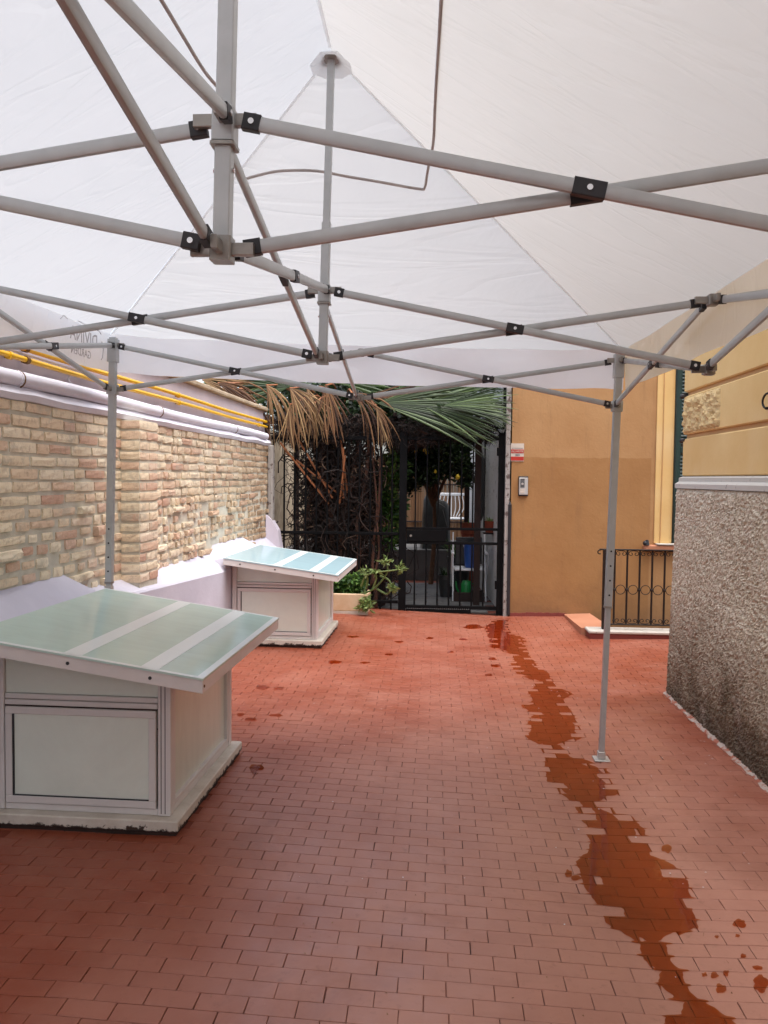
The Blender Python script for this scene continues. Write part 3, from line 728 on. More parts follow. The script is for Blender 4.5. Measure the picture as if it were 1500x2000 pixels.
b = MB(); c = Vector(((x0+x1)/2, YG-.012, z0+.355*H)); b.box(c-Vector((.022, .001, .012)), c+Vector((.016, .001, .010))); b.ball(c+Vector((.026, 0, 0)), .008, 8, (1, .2, 1)); b.build('camera_symbol', 'device_dark', sg)
ic = thing('intercom', 'small grey metal intercom panel on the ochre wall beside the gate', 'intercom', (1.041, YG, 1.55))
p0 = at(1013, 930, Y=YG-.02); p1 = at(1031, 969, Y=YG-.02); x0, x1, z1, z0 = p0.x, p1.x, p0.z, p1.z; w = x1-x0; H = z1-z0
b = MB(); b.bbox((x0, YG-.03, z0), (x1, YG-.002, z1), .004); b.build('hood', 'black_plastic', ic)
b = MB(); b.bbox((x0+.006, YG-.042, z0+.016), (x1-.004, YG-.031, z1-.018), .003); b.build('faceplate', 'device', ic)
b = MB(); b.box((x0+.018, YG-.0445, z0+.42*H), (x0+.62*w, YG-.0425, z1-.03)); g = b.build('speaker_grille', 'device_dark', ic)
for i in range(6):
    m = MB(); zz = z0+.46*H+i*.017; m.box((x0+.022, YG-.046, zz), (x0+.58*w, YG-.045, zz+.006)); m.build('slot', 'black_plastic', g)
b = MB(); b.disc(((x0+x0+.62*w+.018)/2, YG-.0447, z0+.62*H), (0, -1, 0), .014); b.build('button', 'device', ic, True)
for i in range(2):
    b = MB(); b.bbox((x0+.018, YG-.0445, z0+.16*H+i*.026), (x0+.62*w, YG-.0425, z0+.16*H+.02+i*.026), .001); b.build('name_plate', 'sign_white', ic)

# ------------------------------------------------------------------ light well: kerbs and railing
lw = thing('light_well_kerb', 'low marble and terracotta kerb round the sunk light well', 'kerb', (1.9, 8.4, 0))
zk = gz(1.7)
b = MB(); b.bbox((1.60, 8.235, zk-.02), (4.2, 8.43, zk+.06), .006); b.build('kerb_face', 'red_paint', lw)
b = MB(); b.bbox((1.585, 8.22, zk+.062), (4.2, 8.45, zk+.094), .008); b.build('marble_slab', 'marble', lw)
b = MB(); b.prism([(1.555, 9.595, zk+.03), (1.555, 8.455, zk+.075), (1.858, 8.455, zk+.09), (1.858, 9.595, zk+.045)], (0, 0, -.12)); b.build('terracotta_slab', 'terracotta_slab', lw)
b = MB(); b.box((1.862, 8.44, -1.5), (1.88, 9.598, zk+.03)); b.box((1.882, 8.44, -1.5), (4.2, 8.46, zk+.05)); b.build('well_lining', 'far_wall', lw)
b = MB(); b.box((1.86, 8.4, -1.56), (4.2, 9.7, -1.502)); b.build('well_floor', 'garden_floor', lw)
rl = thing('iron_railing', 'wrought iron railing with rings and scrolls beside the ochre wall', 'railing', (2.1, 8.33, zk+.094))
YR = 8.32; zt, zb = .905, .145
b = MB(); b.bbox((1.735, YR-.022, zk+.095), (1.785, YR+.022, zt+.012), .004); b.build('post', 'rust_iron', rl)
b = MB(); b.bbox((1.70, YR-.02, zt), (3.6, YR+.02, zt+.014), .003); b.build('handrail', 'rust_iron', rl)
b = MB(); b.bbox((1.786, YR-.012, zb-.012), (3.6, YR+.012, zb), .003); b.build('bottom_rail', 'rust_iron', rl)
b = MB(); b.tube([(1.70+.02*math.cos(t), YR, zt-.02+.02*math.sin(t)) for t in [1.2+i*.5 for i in range(9)]], .007, 6); b.build('scroll_end', 'rust_iron', rl, True)
x = 1.855; pitch = .126; ring_me = None
def scroll(cx, cz, s, up):
    m = MB()
    for sg_ in (-1, 1):
        pts = []
        for i in range(20):
            t = i/19; a = math.pi*(.5-2.1*t) ; r = .027*(1-.72*t)
            px_, pz_ = .030+r*math.cos(a)-.004, r*math.sin(a)
            pts.append((cx+sg_*px_*1.0, YR, cz+up*(pz_)))
        pts = [(cx, YR, cz+up*.030)]+pts
        m.tube(pts, .0042, 5)
    return m
while x < 2.75:
    b = MB(); b.bbox((x-.009, YR-.009, zb+.001), (x+.009, YR+.009, zt-.001), .002); br = b.build('bar', 'rust_iron', rl)
    m = MB(); m.ball((x, YR, .50), .018, 8); m.build('collar', 'rust_iron', br, True)
    for zz in (zt-.035, zb+.035):
        m = MB(); m.ball((x, YR, zz), .014, 8); m.build('boss', 'rust_iron', br, True)
    cx = x+pitch/2
    m = MB(); m.tube([(cx+.047*math.cos(i*math.pi/12), YR, .50+.047*math.sin(i*math.pi/12)) for i in range(25)], .0042, 6, False); m.build('ring', 'rust_iron', rl, True)
    scroll(cx, zt-.034, 1, 1).build('scroll', 'rust_iron', rl, True); scroll(cx, zb+.034, 1, -1).build('scroll', 'rust_iron', rl, True)
    x += pitch

# ------------------------------------------------------------------ roof lights (glazed boxes)
def rooflight(y0, label, glass, RT0, RT1):
    z0 = gz(-1.12); t = thing('roof_light', label, 'skylight', (-1.45, y0+.55, z0), 'glazed roof light boxes')
    XO, XI = -1.02, XF+.006; Y0, Y1 = y0, y0+1.08
    b = MB(); b.box((XI+.0, Y0+.012, z0-.01), (XO-.012, Y1-.012, z0+.0265)); b.build('dirty_footing', 'dirt_shade', t)
    b = MB(); n = 26
    def edge(a, w): return .006*noise.noise(Vector((a*14, w, y0)))
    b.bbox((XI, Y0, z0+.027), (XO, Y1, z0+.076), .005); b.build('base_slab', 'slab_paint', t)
    # chipped corner
    zt_ = z0+.077
    xr, yn, yf = XO-.048, Y0+.048, Y1-.048       # outer faces of the glazed frame
    XE, XT = -.850, XF-.01                        # RT0, RT1: roof height at the eaves and at the wall
    rz = lambda x: RT0+(RT1-RT0)*(XE-x)/(XE-XT)
    def post(xa, xb, ya, yb, nm='corner_post'):
        m = MB(); h = rz((xa+xb)/2)-.062; m.bbox((xa, ya, zt_), (xb, yb, h), .003); return m.build(nm, 'frame_paint', t)
    p = post(xr-.058, xr, yn, yn+.05); post(xr-.05, xr, yf-.05, yf); post(XI+.002, XI+.045, yn, yn+.05); post(XI+.002, XI+.045, yf-.05, yf)
    for xx in (xr-.044, xr-.026):
        m = MB(); m.box((xx, yn-.0012, zt_+.01), (xx+.003, yn+.004, rz(xx)-.07)); m.build('groove', 'dirt_shade', p)
    # near and far faces: sill, transom, sash with pane, upper pane under the slope
    for (ya, yb, s) in ((yn, yn+.042, 1), (yf-.042, yf, -1)):
        xa, xb = XI+.047, xr-.060; ztr = zt_+.475
        m = MB(); m.bbox((xa, ya+.004, zt_), (xb, yb-.004, zt_+.03), .003); m.build('sill_rail', 'frame_paint', t)
        m = MB(); m.bbox((xa, ya+.003, ztr), (xb, yb-.003, ztr+.024), .003); m.bbox((xa, ya+.006, ztr+.027), (xb, yb-.006, ztr+.05), .003); m.build('transom', 'frame_paint', t)
        yo = ya-.006 if s > 0 else yb-.016
        m = MB(); fw_ = .032; za, zb_ = zt_+.034, ztr-.006
        for (c0, c1) in (((xa+.006, za), (xb-.006, za+fw_)), ((xa+.006, zb_-fw_), (xb-.006, zb_)), ((xa+.006, za+fw_+.0004), (xa+.006+fw_, zb_-fw_-.0004)), ((xb-.006-fw_, za+fw_+.0004), (xb-.006, zb_-fw_-.0004))):
            m.bbox((c0[0], yo, c0[1]), (c1[0], yo+.022, c1[1]), .0025)
        sa = m.build('sash', 'frame_paint', t)
        m = MB(); m.box((xa+fw_, yo+.008, za+fw_-.01), (xb-fw_, yo+.013, zb_-fw_+.01)); m.build('pane', 'frost', sa)
        m = MB(); m.box((xa+.006+fw_+.0005, yo+.001, za+fw_+.0005), (xb-.006-fw_-.0005, yo+.0078, za+fw_+.005)); m.build('gasket', 'black_plastic', sa)
        if s > 0:
            m = MB(); m.box((xa+.006+fw_+.0005, yo+.001, za+fw_+.006), (xa+fw_+.014, yo+.0078, zb_-fw_-.001)); m.build('gasket', 'black_plastic', sa)
        zu = ztr+.052; ym = (ya+yb)/2
        m = MB(); m.prism([(xa, ym-.003, zu), (xb, ym-.003, zu), (xb, ym-.003, max(zu+.004, rz(xb)-.07)), (xa, ym-.003, rz(xa)-.07)], (0, .005, 0)); m.build('upper_pane', 'frost', t)
        m = MB(); m.box((xa+.001, ya+.004, ztr-.0055), (xb-.001, ya+.02, ztr-.0006)); m.build('shadow_gap', 'dirt_shade', t)  # dark strip set in the joint, its shadow put into the colour
    # side towards the court
    xa, xb = xr-.04, xr-.004
    m = MB(); m.bbox((xa, yn+.052, zt_), (xb, yf-.052, zt_+.03), .003); m.build('sill_rail', 'frame_paint', t)
    m = MB(); m.bbox((xa, yn+.052, rz(xr)-.10), (xb, yf-.052, rz(xr)-.064), .003); m.build('head_rail', 'frame_paint', t)
    m = MB(); m.bbox((xa+.004, yn+.0525, zt_+.0305), (xb+.001, yn+.074, rz(xr)-.1005), .002); m.bbox((xa+.004, yf-.074, zt_+.0305), (xb+.001, yf-.0525, rz(xr)-.1005), .002)
    m.bbox((xa+.004, yn+.0745, zt_+.0305), (xb+.001, yf-.0745, zt_+.05), .002); m.build('glazing_bead', 'frame_paint', t)
    m = MB(); m.box((xa+.012, yn+.07, zt_+.04), (xa+.018, yf-.07, rz(xr)-.09)); m.build('side_pane', 'frost', t)
    # roof: tray with fascias, glass sheet, two pale strips
    ya, yb = y0-.185, y0+1.245
    def slope(x0, x1, y0_, y1_, up, th): return [(x0, y0_, rz(x0)+up), (x1, y0_, rz(x1)+up), (x1, y1_, rz(x1)+up), (x0, y1_, rz(x0)+up)], (0, 0, -th)
    rf = MB(); rf.prism(*slope(XE-.02, XT, ya, ya+.022, -.008, .052)); rf.prism(*slope(XE-.02, XT, yb-.022, yb, -.008, .052)); rf.prism(*slope(XE, XE-.0198, ya, yb, -.008, .052))
    rf.prism(*slope(XT+.03, XT, ya+.0225, yb-.0225, -.008, .05))
    roof = rf.build('roof_frame', 'frame_paint', t)
    m = MB(); m.prism(*slope(XE+.004, XT, ya-.005, yb+.005, .002, .008)); m.build('roof_pane', glass, roof)
    for xx in (-1.04, -1.37):
        m = MB(); m.prism(*slope(xx, xx-.075, ya+.004, yb-.004, .0034, .001)); m.build('pale_strip', 'roof_stripe', roof)
    for q in (slope(XE+.003, XE-.026, ya-.003, yb+.003, .0034, .001), slope(XE-.027, XT, ya-.004, ya+.018, .0034, .001), slope(XE-.027, XT, yb-.018, yb+.004, .0034, .001)):
        m = MB(); m.prism(*q); m.build('pale_edge', 'roof_stripe', roof)
    for xx in (-1.07, -1.42, -1.74):
        m = MB(); m.disc((xx, ya+.0005, rz(xx)-.034), (0, -1, 0), .0075, .003); m.build('bolt', 'black_plastic', roof, True)
    m = MB(); m.disc((XE+.0, ya+.02, rz(XE)-.034), (1, 0, 0), .006, .003); m.build('bolt', 'clip', roof, True)
    return t
rooflight(SKY_Y[0], 'nearer glazed box with white frames and sloping glass roof at lower left', 'roof_glass', .795, .945)
rooflight(SKY_Y[1], 'farther glazed box with white frames and bluish glass roof near the gate', 'roof_glass2', .748, .885)
for o in [wall, wcab]+pipes+[o for o in COL.objects if o.name.startswith('roof_light')]: swing(o)
# ------------------------------------------------------------------ pop-up gazebo
CX, HW = -.445, 1.485; YB, YF_, YN, YFR = 4.69, 3.14, 1.655, .14
def T(x, y, z): return Vector((CX+x+.022*(z-2.2), y, z-.029*x))
ZT1, ZT0 = 2.352, 2.090              # upper and lower truss joints
gz_t = thing('gazebo', 'white pop-up gazebo with grey scissor frame over the courtyard', 'gazebo', (CX, 2.4, 0))
def legpart(name, b, mat='steel', par=None, smooth=True): return b.build(name, mat, par or gz_t, smooth)
nodes_x = (-HW, 0, HW); nodes_y = (YB, YF_, YN, YFR)
def scissor(a, c, side):
    s = Vector(side)*.017
    for (za, zc, sg_) in ((ZT1, ZT0, 1), (ZT0, ZT1, -1)):
        A = T(a[0], a[1], za); B = T(c[0], c[1], zc); d = (B-A).normalized(); A2, B2 = A+d*.055+s*sg_, B-d*.055+s*sg_
        m = MB(); m.bar(A2, B2, .016, .030); bar = legpart('truss_bar', m)
        up = d.cross(s.normalized())
        for P, q in ((A2, 1), (B2, -1)):
            k = MB(); k.bar(P-d*q*.012, P+d*q*.024, .0185, .0335, rnd=False); legpart('end_cap', k, 'black_plastic', bar, False)
            for w in (1, -1):
                k = MB(); k.disc(P+d*q*.006+s.normalized()*w*.009, s.normalized()*w, .0062, .0035, 10); legpart('bolt', k, 'chrome', bar)
        C = (A+B)/2+s*sg_; k = MB(); k.bar(C-d*.033, C+d*.033, .0185, .0345, rnd=False); legpart('pivot_sleeve', k, 'black_plastic', bar, False)
        k = MB(); k.disc(C+s.normalized()*sg_*.009, s.normalized()*sg_, .006, .0035, 10); legpart('bolt', k, 'chrome', bar)
def bracket(x, y, z, dirs):
    for (dx, dy) in dirs:
        c = T(x, y, z); d = Vector((dx, dy, 0)); n = Vector((-dy, dx, 0))
        m = MB()
        m.bar(c+d*.012+n*.004*0, c+d*.066, .014, .026, rnd=False)
        legpart('bracket', m, 'steel_dark', None, False)
for y in nodes_y:
    for a, c in ((-HW, 0), (0, HW)): scissor((a, y), (c, y), (0, -1, 0))
for x in nodes_x:
    for a, c in zip(nodes_y, nodes_y[1:]): scissor((x, a), (x, c), (1, 0, 0))
for x in nodes_x:
    for y in nodes_y:
        ds = []
        if x > -HW: ds.append((-1, 0))
        if x < HW: ds.append((1, 0))
        if y < YB: ds.append((0, 1))
        if y > YFR: ds.append((0, -1))
        for z in (ZT1, ZT0):
            bracket(x, y, z, ds)
            if not (x != 0 and y in (YB, YFR)) and not (x == 0 and y in (YF_, YN)):
                m = MB(); c = T(x, y, z); m.bbox(c-Vector((.019, .019, .022)), c+Vector((.019, .019, .022)), .004); legpart('joint_block', m, 'steel_dark', None, False)
# four corner legs
feet = {(-HW, YB): .905, (HW, YB): None, (-HW, YFR): None, (HW, YFR): None}
for (x, y), ft in feet.items():
    zf = ft if ft else gz(CX+x)+ZT
    top = T(x, y, ZT1+.05); P = lambda z: T(x, y, 0)+(T(x, y, 1)-T(x, y, 0))*z
    zf_t = zf+.029*x                  # height along the tilted leg
    zs_ = max(zf_t+.03, .93)
    m = MB(); m.bar(P(zs_), P(ZT1+.045), .040, .040, (0, 1, 0), False); leg = legpart('leg', m, 'steel', None, False)
    k = MB(); k.bar(P(ZT0-.03), P(ZT0+.03), .058, .058, (0, 1, 0), False); legpart('slider', k, 'steel', leg, False); k = MB(); k.bar(P(ZT1-.10), P(ZT1+.035), .056, .056, (0, 1, 0), False); legpart('corner_bracket', k, 'steel', leg, False)
    for w, dd in ((1, Vector((0, -1, 0))),):
        for i in range(4):
            k = MB(); k.disc(P(zs_+.07+i*.085)+dd*.020, dd, .0055, .002, 10); legpart('adjust_hole', k, 'black_plastic', leg)
    if zs_ > zf_t+.05:
        k = MB(); k.bar(P(zf_t+.012), P(zs_+.02), .031, .031, (0, 1, 0), False); legpart('lower_leg', k, 'steel', leg, False)
        k = MB(); k.bar(P(zs_-.006), P(zs_+.006), .044, .044, (0, 1, 0), False); legpart('leg_stop', k, 'steel_dark', leg, False)
    c = P(zf_t); k = MB(); k.bbox((c.x-.045, c.y-.045, zf), (c.x+.045, c.y+.045, zf+.007), .002); k.bbox((c.x-.021, c.y-.021, zf+.007), (c.x+.021, c.y+.021, zf+.05), .003); legpart('foot_plate', k, 'device', leg, False)
ZP, ZE = 3.265, 2.415
for y in (YF_, YN):
    m = MB(); m.bar(T(0, y, ZT0-.02), T(0, y, ZT1+.26), .034, .034, (0, 1, 0), False); cp = legpart('centre_post', m, 'steel', None, False)
    k = MB(); k.bar(T(0, y, ZT1+.25), T(0, y, ZP-.03), .027, .027, (0, 1, 0), False); legpart('upper_tube', k, 'steel', cp, False)
    k = MB(); k.bar(T(0, y, ZT1-.045), T(0, y, ZT1+.02), .046, .046, (0, 1, 0), False); legpart('slider', k, 'steel', cp, False)
    k = MB(); k.bar(T(0, y, ZT1-.055), T(0, y, ZT1-.048), .051, .051, (0, 1, 0), False); legpart('slider_lip', k, 'steel_dark', cp, False)
    k = MB(); k.bar(T(0, y, ZT0-.025), T(0, y, ZT0+.025), .044, .044, (0, 1, 0), False); legpart('hub', k, 'steel_dark', cp, False)
    for i in (-1, 1):
        k = MB(); k.disc(T(0, y, ZT1-.10)+Vector((i*.018, 0, 0)), (i, 0, 0), .005, .004, 8); legpart('bolt', k, 'chrome', cp)
    k = MB(); k.disc(T(0, y, ZP-.035), (0, 0, 1), .045, .012, 16); legpart('top_disc', k, 'steel_dark', cp)
# canopy
HX = HW+.035; YBe, YFe = YB+.035, YFR-.035
pkF, pkN = T(0, YF_, ZP), T(0, YN, ZP)
cBL, cBR, cFL, cFR = T(-HX, YBe, ZE), T(HX, YBe, ZE), T(-HX, YFe, ZE), T(HX, YFe, ZE)
def panel(a0, a1, e0, e1, sd_, n=34, m_=26, sag=.035):
    b = MB(); hd = [(a0.lerp(a1, i/n), e0.lerp(e1, i/n), i/n) for i in range(n+1)]
    nrm = Vector((0, 0, -1))
    for (p, e, t) in hd:
        for j in range(m_+1):
            s = j/m_; q = p.lerp(e, s)
            edge = math.sin(math.pi*t)
            d = sag*math.sin(math.pi*s)*(edge**.6)
            fan = math.cos(t*math.pi*13+sd_)*.010*(math.exp(-((t)*9))+math.exp(-((1-t)*9)))*s*s
            wr = .006*noise.noise(Vector((q.x*3+sd_, q.y*3, s*2)))*edge*math.sin(math.pi*s)
            hollow = .03*math.sin(math.pi*t)*s**3
            b.v.append(q+nrm*(d+fan+wr+hollow*.6))
    for i in range(n):
        for j in range(m_): k = i*(m_+1)+j; b.f.append((k, k+1, k+m_+2, k+m_+1))
    return b, [b.v[i*(m_+1)+m_] for i in range(n+1)]
defs = [(pkF, pkF, cBR, cBL, 1), (pkN, pkF, cFR, cBR, 2), (pkF, pkN, cBL, cFL, 3), (pkN, pkN, cFL, cFR, 4)]
outn = [(0, 1, 0), (1, 0, 0), (-1, 0, 0), (0, -1, 0)]
for (a0, a1, e0, e1, sd_), on in zip(defs, outn):
    b, ev = panel(a0, a1, e0, e1, sd_); cpn = b.build('canopy_panel', 'canopy', gz_t, True)
    # valance with soft folds
    b = MB(); nn = 90; mm = 7; on = Vector(on)
    for i in range(nn+1):
        t = i/nn; f_ = t*(len(ev)-1); k = min(int(f_), len(ev)-2); p = ev[k].lerp(ev[k+1], f_-k)
        for j in range(mm+1):
            s = j/mm
            wv = (.014*math.sin(t*31+sd_)+.020*noise.noise(Vector((t*9, s*1.2+t*5, sd_))))*s*math.sin(math.pi*t)**.5
            b.v.append(p+Vector((0, 0, -.225*s+.003))+on*(wv+.012*s))
    for i in range(nn):
        for j in range(mm): k = i*(mm+1)+j; b.f.append((k, k+1, k+mm+2, k+mm+1))
    b.build('valance', 'valance', gz_t, True)
for (p, e) in ((pkF, cBL), (pkF, cBR), (pkN, cFL), (pkN, cFR), (pkF, pkN)):
    m = MB(); dz = Vector((0, 0, -.007)); m.bar(p.lerp(e, .03)+dz, p.lerp(e, .985)+dz, .012, .0016, rnd=False); m.build('seam', 'seam', gz_t, True)
for pk in (pkF, pkN):
    m = MB(); n = 8
    sl_x = (ZP-ZE)/HX; sl_y = (ZP-ZE)/(YBe-YF_)
    s_ = 1 if pk is pkF else -1
    for r in (.03, .085):
        for i in range(n): 
            t = 2*math.pi*(i+.5)/n; dx, dy = r*math.cos(t), r*math.sin(t)*s_
            dz = -max(sl_x*abs(dx), sl_y*max(0, dy*s_))
            m.v.append(pk+Vector((dx, dy, dz-.022)))
    for i in range(n): j = (i+1) % n; m.f.append((i, j, n+j, n+i))
    m.build('peak_patch', 'valance', gz_t)
# cords hanging along the inside of the canopy
from mathutils.geometry import intersect_ray_tri
tris = []
for (a0, a1, e0, e1, _s) in defs: tris += [(a0, e0, e1), (a0, a1, e1)]
def on_canopy(px, py, drop=.05):
    d = ray(px, py); best = None
    for t3 in tris:
        h_ = intersect_ray_tri(t3[0], t3[1], t3[2], d, EYE, True)
        if h_ is not None and (h_-EYE).dot(d) > 0 and (best is None or (h_-EYE).length < (best-EYE).length): best = h_
    if best is None: best = EYE+d.normalized()*3
    return best-d.normalized()*drop
cd = MB(); cd.tube(arc_pts([on_canopy(*p) for p in ((866, -60), (862, 0), (857, 90), (850, 200), (846, 280), (836, 330), (831, 362))], 5)+arc_pts([on_canopy(*p) for p in ((828, 370), (800, 366), (740, 355), (680, 345), (620, 334), (560, 333), (522, 338), (470, 352))], 5), .0062, 7)
tag(cd.build('tie_cord', 'cord', None, True, loc=on_canopy(830, 366)), 'grey tie cord hanging in a bend under the canopy', 'cord', 'canopy tie cords')
cd = MB(); cd.tube(arc_pts([on_canopy(*p, .1) for p in ((270, -70), (315, 0), (360, 75), (400, 140), (432, 178))], 5), .0062, 7)
tag(cd.build('tie_cord', 'cord', None, True, loc=on_canopy(360, 75)), 'short straight cord at upper left behind the near frame bars', 'cord', 'canopy tie cords')
# mirrored print showing through the left valance
xp = CX-HX+.030; MX = Matrix(((0, 0, -1, 0), (-1, 0, 0, 0), (0, 1, 0, 0), (0, 0, 0, 1)))
def vp(y, z): return Matrix.Translation((xp+.006, y, z)) @ MX
text('DIVINA', .105, 'print', gz_t, vp(4.30, 2.372), 'print_lettering', 0)
text('GARDEN', .062, 'print', gz_t, vp(4.26, 2.285), 'print_lettering', 0)
m = MB(); m.tube([(xp+.006, 4.02, 2.42), (xp+.006, 4.06, 2.445), (xp+.006, 4.10, 2.435)], .002, 5); m.tube([(xp+.006, 4.22, 2.448), (xp+.006, 4.50, 2.442), (xp+.006, 4.52, 2.43)], .002, 5); m.tube([(xp+.006, 4.53, 2.39), (xp+.006, 4.55, 2.35), (xp+.006, 4.54, 2.30), (xp+.006, 4.52, 2.285)], .002, 5)
m.build('print_outline', 'print', gz_t)

# ------------------------------------------------------------------ iron gate and fence at the far end
gg = gz(-.3)+ZT
gt = thing('iron_gate', 'black iron bar gate with lock plate at the far end', 'gate', (.2, YG+.05, gg))
YI = YG+.06; GX0, GX1 = -.385, .79
def ib(a, b_, nm, par, mat='iron', c=.003): m = MB(); m.bbox(a, b_, c); return m.build(nm, mat, par)
for xx, w in ((GX0, .09), (GX1, .07)): ib((xx-w/2, YI-.035, gz(xx)-.01), (xx+w/2, YI+.035, 2.18), 'post', gt)
zmid0, zmid1 = .845, 1.02
ib((GX0+.046, YI-.02, 2.085), (GX1-.036, YI+.02, 2.125), 'top_rail', gt); ib((GX0+.046, YI-.018, zmid1-.02), (GX1-.036, YI+.018, zmid1+.012), 'mid_rail', gt)
ib((GX0+.046, YI-.018, zmid0-.016), (GX1-.036, YI+.018, zmid0+.016), 'mid_rail', gt); ib((GX0+.046, YI-.02, .045), (GX1-.036, YI+.02, .085), 'bottom_rail', gt)
ib((GX0+.048, YI-.024, zmid0+.017), (.14, YI-.012, zmid1-.021), 'lock_plate', gt); ib((GX0+.05, YI-.018, .0), (.45, YI+.018, .043), 'threshold_plate', gt)
m = MB(); m.disc((GX0+.10, YI-.024, .93), (0, -1, 0), .014, .01); m.build('keyhole', 'steel_dark', gt, True)
for i in range(7):
    xx = -.235+i*.138
    ib((xx-.010, YI-.010, .086), (xx+.010, YI+.010, zmid0-.017), 'bar', gt); ib((xx-.009, YI-.009, zmid1+.013), (xx+.009, YI+.009, 2.084), 'bar', gt)
m = MB(); x = GX0+.06
while x < .44: m.prism([(x, YI-.02, .044), (x+.012, YI-.02, .044), (x+.006, YI-.02, .058)], (0, .004, 0)); x += .024
m.build('saw_strip', 'steel', gt)
for zz in (.3, 1.9):
    m = MB(); m.tube([(GX1-.045, YI-.03, zz), (GX1-.045, YI-.03, zz+.1)], .014, 8); m.build('hinge', 'iron', gt, True)
m = MB(); m.tube(arc_pts([(.84, YI-.03, 2.22), (.80, YI-.04, 2.16), (.74, YI-.03, 2.2), (.70, YI-.03, 2.28), (.78, YI-.04, 2.24)], 5), .008, 6); m.build('scroll', 'iron', gt, True)
ib((.72, YI-.02, 2.22), (.82, YI+.02, 2.25), 'head_bar', gt); ib((.80, YI-.02, 2.251), (.83, YI+.02, 2.85), 'head_post', gt)
fn = thing('iron_fence', 'black iron bar fence half hidden by vines left of the gate', 'fence', (-1.2, YI, gg))
FX0 = -2.0
for zz, h_ in ((2.08, .05), (.93, .035), (.10, .035)): ib((FX0, YI-.016, zz), (GX0-.05, YI+.016, zz+h_), 'rail', fn)
x = FX0+.03
while x < GX0-.09: ib((x-.010, YI-.0102, .02), (x+.010, YI+.0102, 2.25), 'bar', fn); x += .132

# ------------------------------------------------------------------ garden behind the gate
b = MB(); b.add([(-4, 9.72, -.012), (1.4, 9.72, -.012), (1.4, 17, -.012), (-4, 17, -.012)], [(0, 1, 2, 3)])
pth = tag(b.build('garden_path', 'grout'), 'grey paved path beyond the gate', None, None, 'structure')
q = MB(); q.bbox((-.148, -.098, -.03), (.148, .098, .0), .004); me_p = q.mesh('paving_stone', 'garden_floor')
yy = 9.82; r_ = 0
while yy < 12.3:
    xx = -1.3+(r_ % 2)*.15
    while xx < .78:
        o = link_mesh('paving_stone', me_p, pth, (xx, yy, .006+R.uniform(-.003, .003))); xx += .302
    yy += .202; r_ += 1
b = MB(); b.box((-4, 12.75, -.02), (.9, 17, .48)); tag(b.build('terrace', 'garden_floor'), 'low raised terrace at the back of the garden', None, None, 'structure')
gw = MB(); gw.prism([(.80, 9.92, 0), (1.10, 9.92, 0), (.90, 14.6, 0), (.54, 14.6, 0)], (0, 0, 3.0)); tag(gw.build('garden_wall', 'garden_white', None, loc=(.8, 12, 0)), 'white flaking garden wall behind the right end of the gate', 'wall')
gw = MB(); gw.box((-2.62, 9.95, 0), (-2.40, 14.6, 2.3)); tag(gw.build('garden_wall', 'coping', None, loc=(-2.5, 12, 0)), 'weathered buff garden wall behind the left end of the fence', 'wall')
rf = thing('reed_fence', 'brown reed screen at the back of the garden', 'fence', (-1, 15, .48))
m = MB(); x = -3.0
while x < .9:
    w = R.uniform(.012, .02); z1 = 1.95+R.uniform(-.06, .05); m.add([(x, 15+R.uniform(-.01, .01), .48), (x+w, 15, .48), (x+w*1.02+R.uniform(-.01, .01), 15, z1), (x+R.uniform(-.01, .01), 15.0, z1), (x+w/2, 14.985, .48), (x+w/2, 14.985, z1)], [(0, 4, 5, 3), (4, 1, 2, 5), (1, 0, 3, 2)]); x += w*.95
m.build('reeds', 'reed', rf, kind='stuff')
for zz in (.8, 1.5): ib((-3, 14.95, zz), (.9, 14.975, zz+.03), 'batten', rf, 'dark_wood')
# --- pergola, its roof added to hold leaves that darken the garden
pg = thing('pergola', 'dark timber pergola behind the gate, added to carry shading leaves', 'pergola', (-.6, 10.8, 0))
for (xx, yy) in ((.545, 10.25), (-2.2, 10.3), (.5, 12.6), (-2.2, 12.6)): ib((xx-.04, yy-.04, -.01), (xx+.04, yy+.04, 2.30), 'post', pg, 'dark_wood')
for yy in (10.25, 11.4, 12.6): ib((-2.3, yy-.03, 2.302), (.66, yy+.03, 2.37), 'beam', pg, 'dark_wood')
for i in range(9): xx = -2.2+i*.34; ib((xx-.02, 9.75, 2.372), (xx+.02, 12.7, 2.42), 'rafter', pg, 'dark_wood')

def leaf_quad(m, c, s, q, nrm=None):
    a = Vector((q.gauss(0, 1), q.gauss(0, 1), q.gauss(0, .7))); a.normalize()
    u = a.cross(Vector((q.gauss(0, 1), q.gauss(0, 1), q.gauss(0, 1)))); u.normalize(); n = a.cross(u)
    L, W = s*q.uniform(.75, 1.25), s*q.uniform(.36, .5)
    m.add([c, c+a*L*.45+u*W*.5+n*W*.15, c+a*L, c+a*L*.45-u*W*.5+n*W*.15], [(0, 1, 2), (0, 2, 3)])
def blobs(m, lst, n, s, q):
    tot = sum(r[3]*r[4]*r[5] for r in lst)
    for (cx, cy, cz, rx, ry, rz) in lst:
        for _ in range(int(n*rx*ry*rz/tot)):
            while True:
                v = Vector((q.uniform(-1, 1), q.uniform(-1, 1), q.uniform(-1, 1)))
                if .2 < v.length < 1: break
            v *= (.75+.25*noise.noise(v*2+Vector((cx*3, cy*3, cz*3))))
            leaf_quad(m, Vector((cx+v.x*rx, cy+v.y*ry, cz+v.z*rz)), s, q)
